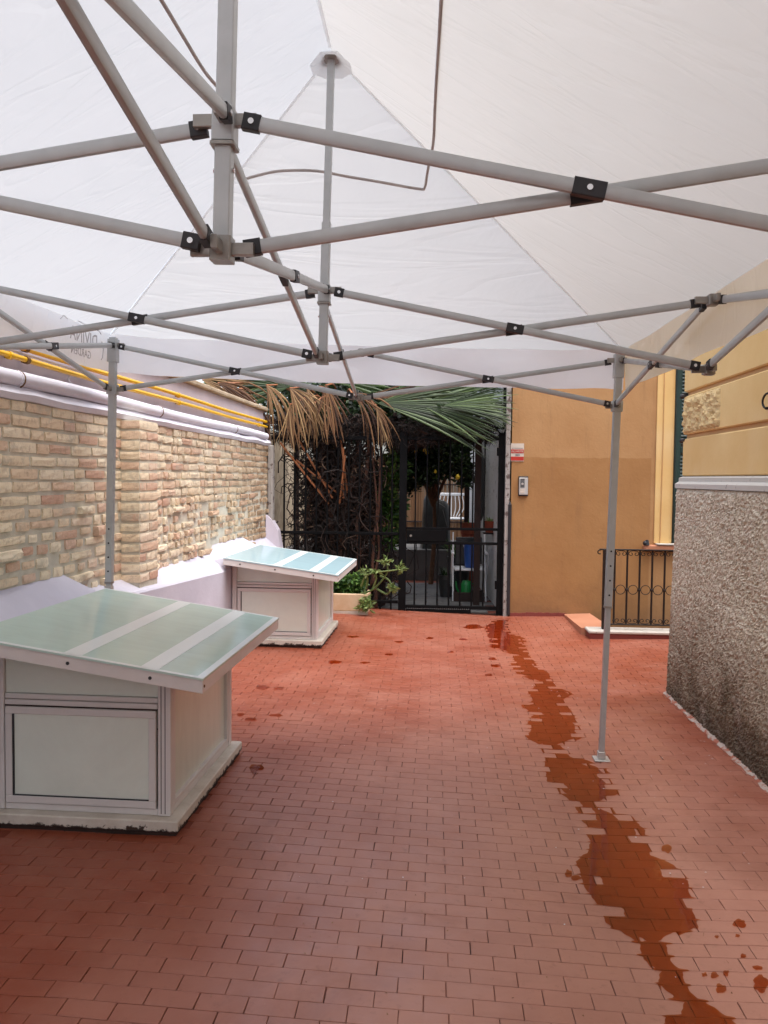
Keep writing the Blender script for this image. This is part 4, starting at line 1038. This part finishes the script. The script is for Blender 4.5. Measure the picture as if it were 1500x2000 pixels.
# --- vine: stems, tangle, thatch and added shading leaves
vn = thing('climbing_vine', 'dense dry climbing vine tangled over the iron fence', 'vine', (-.95, YI+.15, 0))
q = random.Random(21)
for (px0, px1, px2, r_, y_) in ((690, 700, 715, .032, 9.78), (735, 728, 742, .020, 9.74), (672, 665, 690, .045, 9.85), (640, 650, 630, .04, 9.85), (705, 740, 732, .016, 9.73), (610, 600, 620, .03, 9.9)):
    P = [at(px0, 1160, Y=y_), at(px1, 1090, Y=y_-.02), at((px1+px2)/2+q.uniform(-12, 12), 1010, Y=y_+.02), at(px2, 930, Y=y_), at(px2+q.uniform(-20, 20), 840, Y=y_+.1)]
    P[0].z = .03; P = P[:3] if y_ < 9.7 else P
    A = arc_pts(P, 7); A = [p+Vector((noise.noise(p*6)*.02, noise.noise(p*6+Vector((5, 5, 5)))*.02, 0)) for p in A]
    m = MB(); m.tube(A, [r_*(1.1-.5*i/len(A)) for i in range(len(A))], 8); m.build('stem', 'vine_stem', vn, True)
m = MB()
for i in range(620):
    c = Vector((q.gauss(-1.10, .40), q.uniform(9.66, 10.05), q.uniform(.25, 2.1)))
    if not -1.85 < c.x < (-.42 if c.z < .75 else -.68): continue
    hole = c.x > -.72 and c.z > .9 and q.random() < .6
    if hole: continue
    r0 = q.uniform(.06, .26); a0 = q.uniform(0, 6.28); sp = q.uniform(1.5, 4.5); tl = q.uniform(-.6, .6); ph = q.uniform(.7, 1.4)
    pts = []
    for k in range(9):
        a = a0+sp*k/8; r = r0*(1+.3*math.sin(k*ph))
        pts.append(c+Vector((r*math.cos(a), r*.35*math.sin(a*1.3+tl)+.0, r*math.sin(a)*1.15-.04*abs(math.cos(a)))))
    m.tube(pts, q.choice([.003, .004, .005, .008]), 5, False)
m.build('tangle', 'vine', vn, True, kind='stuff')
m = MB()      # hanging dry thatch along the top of fence and gate
for i in range(9500):
    x = q.uniform(-2.02, .74); t_ = q.random(); c = Vector((x, q.uniform(9.62, 10.15), 2.05+.30*t_+.05*math.sin(x*5)+.06*noise.noise(Vector((x*3, 1, 1)))))
    if x > .0: c.z = max(c.z, 2.13)
    d = Vector((q.gauss(0, .7), q.gauss(0, .4), q.gauss(-.25, .45))); L = q.uniform(.05, .17); d = d.normalized()*L; w = Vector((q.gauss(0, 1), q.gauss(0, 1), q.gauss(0, 1))).normalized()*q.uniform(.003, .010)
    m.add([c-w, c+w, c+d+w*.3], [(0, 1, 2)])
for i in range(11000):
    c = Vector((q.gauss(-1.15, .40), q.uniform(9.7, 10.2), q.uniform(.15, 2.05)))
    if not -1.8 < c.x < (-.5 if c.z < .75 else -.72): continue
    d = Vector((q.gauss(0, .7), q.gauss(0, .4), q.gauss(-.5, .6))).normalized()*q.uniform(.05, .16); w = Vector((q.gauss(0, 1), q.gauss(0, 1), q.gauss(0, 1))).normalized()*q.uniform(.004, .014)
    m.add([c-w, c+w, c+d+w*.3], [(0, 1, 2)])
m.build('dry_thatch', 'vine', vn, kind='stuff')
m = MB(); blobs(m, [(-.75, 11.3, 2.62, 1.6, 1.7, .22), (-.75, 11.3, 2.75, 1.6, 1.7, .22), (-1.25, 10.5, 1.2, .65, .25, 1.0), (-1.3, 10.2, 1.0, .5, .15, .9), (-1.1, 10.0, 2.46, 1.0, .35, .14), (.1, 10.0, 2.36, .7, .4, .10)], 20000, .095, q); m.build('shade_foliage', 'dark_leaf', vn, kind='stuff')  # leaf masses overhead and behind the tangle, added to darken the garden
# --- fan palm
pm = thing('fan_palm', 'fan palm with drooping dead fronds and green fronds above the gate', 'palm tree', (-1.30, 10.35, 0))
PC = Vector((-1.22, 10.25, 2.35)); m = MB()
m.tube([(-1.32+.02*math.sin(i), 10.38, i*.2) for i in range(12)], [.15+.02*math.sin(i*1.7) for i in range(12)], 12); tk = m.build('trunk', 'bark', pm, True)
for i, (ax, az, L) in enumerate(((-.62, .78, .95), (-.5, .86, .95), (-.78, .62, .8), (.12, 1, .6), (.0, 1, .62), (-.12, 1, .66))):
    A = Vector((-1.30+.045*i, 9.73+.02*(i % 3), 1.30+.07*(i % 3))); d = Vector((ax, -.1, az)).normalized(); m = MB(); m.bar(A, A+d*L, .022, .06, (0, 1, 0)); m.build('leaf_base', 'petiole', pm, True)
def fan(hub, dr, L, spread, droop, mat, seed, nrm=(0, -1, .25), nseg=26, curl=.0, split=.5):
    q = random.Random(seed); dr = Vector(dr).normalized(); nrm = Vector(nrm); side = dr.cross(nrm).normalized(); nrm = side.cross(dr).normalized(); m = MB()
    da = 2*spread/nseg
    for i in range(nseg):
        a = -spread+(i+.5)*da+q.uniform(-.3, .3)*da; d = dr*math.cos(a)+side*math.sin(a); sd = side*math.cos(a)-dr*math.sin(a)
        dead = mat != 'palm_green'
        if dead and q.random() < .16: continue
        l = L*(q.uniform(.5, 1.12) if dead else q.uniform(.82, 1.06))*(.86+.14*math.cos(a)); k = len(m.v); lim = (q.uniform(.3, 1.9) if dead else q.uniform(.75, 1.3))*droop; tw = q.uniform(-.22, .22) if dead else q.uniform(-.05, .05)
        for j, t in enumerate((0, .2, .45, .65, .82, 1)):
            w = (.003+t*l*math.tan(da/2)*1.12) if t < split else (.003+split*l*math.tan(da/2)*1.12)*(1-(t-split)/(1-split))**.7+.0015
            z = -lim*L*(t**2.4); out = nrm*(curl*t*t*L*.4+.04*math.sin(a*3)*t)+sd*tw*t*t*L
            p = Vector(hub)+d*l*t*(1-.25*lim*t*t)+Vector((0, 0, z))+out
            m.v += [p-sd*w, p+nrm*w*.55, p+sd*w]
        for j in range(5): b0 = k+j*3; m.f += [(b0, b0+1, b0+4, b0+3), (b0+1, b0+2, b0+5, b0+4)]
    o = m.build('frond', mat, pm); m2 = MB(); mid = (PC+Vector(hub))/2+Vector((0, .15, .22)); m2.tube(arc_pts([PC, mid, hub], 8), .011, 6); m2.build('stalk', 'petiole' if mat != 'palm_green' else mat, o, True)
    return o
def hb(px, py, Y): return at(px, py, Y=Y)
FR = [((450, 760), 9.62, (.9, -.05, -.35), .62, .4, .55, 'palm_tan'), ((520, 752), 9.6, (.5, -.1, -.5), .55, .5, .6, 'palm_tan'), ((600, 760), 9.6, (.3, -.1, -.7), .5, .5, .4, 'palm_tan'), ((820, 790), 9.48, (1, -.05, -.02), .98, .5, .08, 'palm_green'), ((760, 775), 9.62, (.9, 0, .02), 1.0, .55, .12, 'palm_green'), ((562, 757), 9.72, (-.6, .15, .7), .72, 1.5, .05, 'palm_green'), ((566, 758), 9.46, (.62, -.1, -.5), .56, .62, .42, 'palm_tan'), ((425, 748), 9.55, (.9, -.05, -.22), .80, .50, .42, 'palm_brown'),
      ((566, 790), 9.42, (.10, -.1, -1), .50, .30, .15, 'palm_tan'), ((636, 752), 9.50, (.25, -.1, -.8), .52, .55, .30, 'palm_brown'), ((688, 768), 9.40, (.85, -.1, -.32), .52, .45, .62, 'palm_brown'),
      ((735, 792), 9.36, (.45, -.05, -.9), .40, .36, .35, 'palm_tan'), ((738, 788), 9.50, (1, -.05, .04), 1.22, .40, .05, 'palm_green'), ((866, 792), 9.40, (1, -.1, .10), .86, .36, .06, 'palm_green'),
      ((790, 800), 9.52, (1, -.05, -.10), 1.10, .34, .10, 'palm_green'), ((700, 776), 9.58, (1, 0, .13), .85, .13, .0, 'palm_brown'), ((395, 742), 9.8, (.85, 0, -.15), .75, .5, .3, 'palm_tan'),
      ((500, 744), 9.85, (-.9, 0, -.05), .7, .6, .25, 'palm_tan'), ((470, 740), 9.9, (-.4, 0, .3), .8, .9, .2, 'palm_green'), ((610, 790), 9.6, (.15, 0, -.9), .42, .5, .2, 'palm_tan'),
      ((650, 745), 9.95, (.5, .2, .7), .9, 1.2, .1, 'palm_green'), ((780, 760), 9.9, (.7, .1, .6), 1.0, 1.0, .1, 'palm_green'), ((540, 745), 10.3, (-.7, .4, .6), 1.0, 1.1, .15, 'palm_green'), ((860, 770), 9.75, (.9, 0, .25), .95, .7, .15, 'palm_green'), ((930, 800), 9.55, (.9, 0, -.12), .42, .5, .1, 'palm_green')]  # steep upward fronds, hidden by the canopy, are added for shade
for i, (p, Y, d, L, sp, dr_, mt) in enumerate(FR): fan(hb(p[0], p[1], Y), d, L, sp, dr_, mt, 100+i, nrm=(0, -1, .35 if i % 2 else .1), split=.55 if 'green' in mt else (.74 if 'brown' in mt else .42))
# --- lemon tree and shrubs behind the gate
def tree(name, label, base, h, blob, n, s, mat, seed, group=None, tr=.05, fruit=0):
    t = thing(name, label, 'tree' if 'tree' in name else 'shrub', base, group); q = random.Random(seed); B = Vector(base)
    m = MB(); top = B+Vector((q.uniform(-.1, .1), 0, h)); A = arc_pts([B, B+Vector((.05, .03, h*.5)), top], 6); m.tube(A, [tr*(.8-.4*i/len(A)) for i in range(len(A))], 8)
    for bl in blob[:6]: m.tube(arc_pts([top-Vector((0, 0, h*.25)), (top+Vector(bl[:3]))/2+Vector((0, 0, .05)), Vector(bl[:3])], 4), [tr*.5]*5+[tr*.4]*3+[tr*.25], 6)
    m.build('trunk', 'bark', t, True)
    m = MB(); blobs(m, blob, n, s, q); cr = m.build('crown', mat, t, kind='stuff')
    return t, cr
lt, lc = tree('lemon_tree', 'dark leafy lemon tree with yellow fruit behind the gate', (-.05, 12.2, 0), 1.6, [(.1, 11.8, 1.92, .55, .5, .38), (-.35, 11.8, 2.1, .5, .5, .45), (.3, 12.0, 2.25, .45, .5, .35), (.42, 11.7, 1.68, .22, .25, .28), (-.1, 12.3, 2.6, .7, .6, .35), (-.45, 11.9, 1.7, .4, .4, .4), (-.1, 11.6, 1.68, .3, .3, .22)], 15000, .085, 'dark_leaf', 5)
for (px, py, Y) in ((894, 932, 11.35), (829, 879, 11.4), (834, 884, 11.45), (812, 881, 11.5), (862, 900, 11.5), (850, 921, 11.4), (903, 905, 11.6)):
    c = at(px, py, Y=Y); m = MB(); m.ball(c, .032 if px == 894 else .022, 10, (1, 1, 1.25)); m.build('lemon', 'lemon', lt, True)
tree('garden_tree', 'tall light green tree beyond the reed screen', (-.2, 16.3, 0), 2.2, [(0, 16.2, 3.0, 1.3, .9, .9), (-1.4, 16.4, 3.3, 1.2, .9, .9), (.4, 16.0, 2.4, .6, .6, .6), (.9, 16.3, 3.3, .7, .7, .8)], 6000, .13, 'leaf', 6, 'trees behind the garden', .1)
tree('garden_tree', 'broad dark tree beyond the garden behind the palm fronds', (-2.4, 17.0, 0), 2.4, [(-2.4, 17, 3.0, 1.5, 1, .8), (-3.2, 17.1, 3.4, 1.2, 1, .8), (-1.6, 16.8, 2.7, .8, .7, .6)], 5000, .13, 'dark_leaf', 8, 'trees behind the garden', .12)
tree('leafy_shrub', 'green leafy shrub between the vine and the gate post', (-.72, 11.0, 0), .5, [(-.58, 10.3, 1.25, .24, .2, .32), (-.62, 10.3, .85, .26, .2, .24), (-.52, 10.25, 1.75, .2, .18, .32), (-.85, 10.6, 1.5, .3, .2, .4)], 1700, .12, 'leaf', 9, None, .02)
# --- things in the garden
t = thing('barbecue', 'covered barbecue under a dark grey tarpaulin behind the gate', 'barbecue', (.02, 13.2, .48))
m = MB(); n = 28; prof = [(.0, 1.06), (.2, 1.03), (.42, 1.0), (.56, .98), (.68, .92), (.76, .74)]
for z, w in prof:
    for i in range(n):
        a = 2*math.pi*i/n; cx_ = math.copysign(abs(math.cos(a))**.5, math.cos(a)); sy = math.copysign(abs(math.sin(a))**.5, math.sin(a))
        fo = 1+.05*math.sin(a*5+z*2)*(1.2-z)+.03*noise.noise(Vector((a*3, z*4, 1)))
        m.v.append(Vector((.02+.23*w*cx_*fo, 13.2+.26*w*sy*fo, .482+z+(.14 if z > .6 else .0)*(1-(cx_+1)/2)*(.8))))
for r_ in range(len(prof)-1):
    for i in range(n): j = (i+1) % n; m.f.append((r_*n+i, r_*n+j, r_*n+n+j, r_*n+n+i))
m.f.append(tuple((len(prof)-1)*n+i for i in range(n))); m.build('tarpaulin', 'tarp', t, True)
m = MB(); m.bar((.13, 12.925, 1.12), (.20, 12.935, .86), .02, .01); m.bar((-.05, 12.93, 1.30), (.17, 12.925, 1.16), .018, .008); m.build('hem', 'device_dark', t)
def plastic_chair(loc, lab):
    t = thing('plastic_chair', lab, 'chair', loc); L = Vector(loc); w = .25
    m = MB(); m.bbox(L+Vector((-w, -.22, .42)), L+Vector((w, .22, .45)), .01); m.build('seat', 'white_plastic', t)
    m = MB(); m.bar(L+Vector((-w, .2, .86)), L+Vector((w, .2, .86)), .03, .05); m.bar(L+Vector((-w, .2, .45)), L+Vector((-w, .2, .86)), .04, .03, (0, 1, 0)); m.bar(L+Vector((w, .2, .45)), L+Vector((w, .2, .86)), .04, .03, (0, 1, 0)); m.build('back_frame', 'white_plastic', t)
    for i in range(7):
        x = -w+.06+i*.063; m = MB(); m.tube(arc_pts([L+Vector((x*.7, .2, .46)), L+Vector((x*1.2, .2, .62)), L+Vector((x, .2, .85))], 4), .010, 6); m.build('back_slat', 'white_plastic', t, True)
    for (x, y) in ((-w, -.2), (w, -.2), (-w, .2), (w, .2)): m = MB(); m.bar(L+Vector((x*1.06, y*1.06, 0)), L+Vector((x, y, .42)), .035, .035, (0, 1, 0), False); m.build('leg', 'white_plastic', t)
    return t
plastic_chair((.30, 14.3, .482), 'white plastic chair with slatted back beyond the barbecue')
t = thing('folding_chair', 'white folding armchair with black seat just inside the gate', 'chair', (.48, 10.75, 0)); L = Vector((.47, 10.75, .008))
m = MB(); m.bbox(L+Vector((-.2, -.2, .40)), L+Vector((.2, .2, .425)), .006); m.build('seat', 'white_plastic', t)
m = MB(); m.bbox(L+Vector((-.18, .19, .45)), L+Vector((.18, .205, .82)), .004); m.build('backrest', 'tarp', t)
for s in (-1, 1):
    m = MB(); m.tube([L+Vector((s*.215, -.22, 0)), L+Vector((s*.215, .24, .88))], .011, 8); m.build('leg', 'white_plastic', t, True)
    m = MB(); m.tube([L+Vector((s*.235, .24, 0)), L+Vector((s*.235, -.2, .62))], .011, 8); m.build('leg', 'white_plastic', t, True)
    m = MB(); m.bbox(L+Vector((s*.225-.02, -.22, .615)), L+Vector((s*.225+.02, .2, .635)), .004); m.build('armrest', 'white_plastic', t)
t = thing('bucket', 'blue plastic bucket standing on the folding chair', 'bucket', (.50, 10.75, .434)); m = MB()
m.lathe((.50, 10.75, .434), [(.085, 0), (.10, .16), (.106, .30), (.112, .302), (.112, .325), (.10, .325), (.09, .05)], 20); m.build('body', 'blue_plastic', t, True)
m = MB(); m.tube([(.50+.11*math.cos(a), 10.74, .74+.0+.10*math.sin(a)*.9-.0) for a in [math.pi+i*math.pi/10 for i in range(11)]], .005, 6); m.build('handle', 'white_plastic', t, True)
t = thing('crate', 'low dark crate on the path under the folding chair', 'crate', (.46, 10.62, .0)); m = MB()
for (a, b_) in (((.26, 10.50, .007), (.66, 10.74, .02)),): m.bbox(a, b_, .004)
m.build('bottom', 'dark_wood', t)
for (a, b_) in (((.26, 10.50, .021), (.66, 10.512, .13)), ((.26, 10.728, .021), (.66, 10.74, .13)), ((.26, 10.513, .021), (.272, 10.727, .13)), ((.648, 10.513, .021), (.66, 10.727, .13))): m = MB(); m.bbox(a, b_, .003); m.build('side', 'dark_wood', t)
t = thing('watering_can', 'green plastic watering can in the dark crate', 'watering can', (.43, 10.61, .022)); m = MB()
m.lathe((.43, 10.61, .022), [(.07, 0), (.078, .02), (.075, .2), (.05, .245), (.045, .25)], 16); m.build('body', 'green_plastic', t, True)
m = MB(); m.tube(arc_pts([(.36, 10.61, .07), (.31, 10.60, .16), (.29, 10.60, .26)], 5), .012, 8); m.build('spout', 'green_plastic', t, True)
m = MB(); m.tube(arc_pts([(.50, 10.61, .08), (.55, 10.61, .16), (.50, 10.61, .25), (.45, 10.61, .26)], 5), .008, 8); m.build('handle', 'green_plastic', t, True)
def potted(loc, r, h, lab, n, L, mat, pmat='pot', group=None, seed=1, up=.9):
    q = random.Random(seed); t = thing('potted_plant', lab, 'potted plant', loc, group); P = Vector(loc)
    m = MB(); m.lathe(P, [(r*.7, 0), (r*.95, h*.82), (r*1.05, h*.83), (r*1.05, h), (r*.92, h), (r*.9, h*.9)], 18); pt = m.build('pot', pmat, t, True)
    m = MB(); m.disc(P+Vector((0, 0, h*.86)), (0, 0, 1), r*.9, .004, 14); m.build('soil', 'soil', pt)
    m = MB()
    for i in range(n):
        a = q.uniform(0, 6.28); rr_ = r*.6*q.random(); c = P+Vector((rr_*math.cos(a), rr_*math.sin(a), h*.9)); d = Vector((math.cos(a), math.sin(a), 0)); l = L*q.uniform(.6, 1.1); w = .006+.004*q.random(); k = len(m.v); sp = q.uniform(.3, 1.0); sd = Vector((-d.y, d.x, 0))
        for j in range(6): u = j/5; p = c+d*l*sp*u*.8+Vector((0, 0, l*up*(u-.65*sp*u*u))); ww = w*(1-u**3); m.v += [p-sd*ww, p+sd*ww]
        for j in range(5): m.f.append((k+j*2, k+j*2+1, k+j*2+3, k+j*2+2))
    m.build('leaves', mat, t); return t
potted((.36, 11.45, .008), .17, .50, 'strap-leaved green plant in a tall dark pot behind the folding chair', 90, .50, 'leaf', 'tarp', None, 31)
m = MB(); c = at(957, 1040, Y=10.55); m.bbox((c.x-.09, 10.47, c.z-.02), (.80, 10.66, c.z), .004); tag(m.build('wall_shelf', 'dark_wood', None, loc=(.74, 10.55, c.z)), 'small dark shelf on the white garden wall', 'shelf')
potted((c.x-.0, 10.56, c.z), .085, .15, 'small plant in a terracotta pot on the wall shelf', 26, .12, 'succulent', 'pot', None, 32)
potted((.53, 12.15, .008), .13, .95, 'small plant in a tall brown pot near the barbecue', 26, .22, 'leaf', 'pot', None, 33)
potted((.17, 10.95, .008), .12, .30, 'low dark pot with grassy plant left of the folding chair', 30, .26, 'dark_leaf', 'tarp', None, 34)
t = thing('closed_parasol', 'closed dark parasol leaning by the white garden wall', 'parasol', (.60, 11.1, 0)); m = MB(); m.tube([(.62, 11.1, .0), (.62, 11.1, 2.05)], .016, 8); m.build('pole', 'dark_wood', t, True)
m = MB(); m.lathe((.62, 11.1, .0), [(.035, 1.05), (.06, 1.15), (.055, 1.5), (.05, 1.9), (.02, 2.02)], 12); m.build('canopy', 'tarp', t, True)
m = MB(); c = at(928, 925, Y=13.4); m.bbox((c.x-.03, 13.36, c.z-.2), (c.x+.05, 13.39, c.z+.17), .006); tag(m.build('blue_towel', 'blue_cloth', None, loc=c), 'blue cloth hanging on the white garden wall', 'towel')
t = thing('storage_box', 'silver box on a dark stand behind the fence bars', 'box', (-.70, 10.1, 0)); c = at(735, 1106, Y=10.1); m = MB(); m.bbox((c.x-.11, 10.02, c.z-.05), (c.x+.10, 10.2, c.z+.055), .01); m.build('body', 'silver', t)
m = MB(); m.bbox((c.x-.13, 10.0, .007), (c.x+.12, 10.22, c.z-.052), .01); m.build('stand', 'dark_wood', t)
# --- planter with succulent in front of the fence
t = thing('planter', 'cream masonry planter at the foot of the fence', 'planter', (-1.2, 9.35, .04)); zp = .0385+ZT
m = MB(); m.bbox((-1.80, 9.17, zp+.03), (-.80, 9.21, .275), .008); m.build('front_panel', 'planter', t)
m = MB(); m.bbox((-1.80, 9.212, zp), (-.80, 9.57, .235), .008); m.build('soil_bed', 'soil', t); m = MB(); m.bbox((-.798, 9.17, zp), (-.76, 9.57, .27), .006); m.build('end_panel', 'planter', t)
m = MB(); m.box((-1.80, 9.165, zp-.01), (-.762, 9.20, zp+.029)); m.build('plinth', 'sign_white', t)
sp = thing('succulent', 'sprawling succulent with curved pale stems spilling from the planter', 'plant', (-.9, 9.35, .236)); q = random.Random(77)
for P in (((705, 1160), (730, 1150), (755, 1120), (755, 1095)), ((705, 1145), (715, 1125), (735, 1118), (760, 1115), (782, 1112)), ((715, 1150), (718, 1130), (712, 1115)), ((728, 1150), (735, 1130), (732, 1118)), ((712, 1152), (714, 1168), (718, 1178)), ((735, 1150), (755, 1160), (765, 1150)), ((742, 1125), (758, 1132), (768, 1148))):
    Y0 = 9.22; pts = arc_pts([at(px, py, Y=Y0-.03*i) for i, (px, py) in enumerate(P)], 6); m = MB(); m.tube(pts, [.013*(1-.4*i/len(pts)) for i in range(len(pts))], 7); st_ = m.build('stem', 'succulent', sp, True)
    m = MB()
    for i in range(26): leaf_quad(m, pts[-1]+Vector((q.gauss(0, .02), q.gauss(0, .02), q.gauss(0, .02))), .07, q)
    m.build('leaf_tuft', 'succulent', st_)
c = at(714, 1180, Y=9.12); m = MB()
for i in range(150): 
    v = Vector((q.gauss(0, .035), q.gauss(0, .03), q.gauss(0, .04))); leaf_quad(m, c+v, .075, q)
m.build('rosette', 'succulent', sp)
m = MB(); blobs(m, [(-1.15, 9.36, .34, .38, .14, .16), (-.95, 9.34, .38, .2, .12, .16), (-1.5, 9.4, .36, .3, .14, .14)], 1500, .075, q); tag(m.build('ground_cover', 'leaf', None, loc=(-1.15, 9.36, .24)), 'low green leafy plants filling the planter', None, None, 'stuff')

# --- small litter on the floor
q = random.Random(404); m = MB()
for i in range(150):
    x, y = q.uniform(-.9, 1.7), q.uniform(2.2, 8.0) if i % 3 else q.uniform(2.1, 4.5); c = Vector((x, y, gz(x)+ZT+.0012)); a = q.uniform(0, 6.28)
    L, w = (q.uniform(.012, .03), .0012) if i % 4 == 0 else (q.uniform(.003, .008), q.uniform(.002, .004))
    d = Vector((math.cos(a), math.sin(a), 0)); sd_ = Vector((-d.y, d.x, 0)); m.add([c-d*L/2-sd_*w, c-d*L/2+sd_*w, c+d*L/2+sd_*w*.4+Vector((0, 0, .002)), c+d*L/2-sd_*w*.4+Vector((0, 0, .0015))], [(0, 3, 2, 1)])
tag(m.build('litter', 'reed', None), 'tiny twigs and crumbs scattered over the tiles', None, None, 'stuff')
q = random.Random(405); m = MB()
for i in range(90):
    x, y = (q.uniform(.9, 1.75), q.uniform(3.2, 6.5)) if i % 2 else (q.uniform(-1., 1.), q.uniform(2.6, 7)); c = Vector((x, y, gz(x)+ZT+.0012)); r0 = q.uniform(.0015, .005)
    m.add([c+Vector((r0*math.cos(t_)*q.uniform(.6, 1.2), r0*math.sin(t_)*q.uniform(.6, 1.2), .001)) for t_ in [k*1.257 for k in range(5)]], [(0, 1, 2, 3, 4)])
tag(m.build('plaster_crumbs', 'cable_white', None), 'white plaster crumbs scattered over the tiles', None, None, 'stuff')
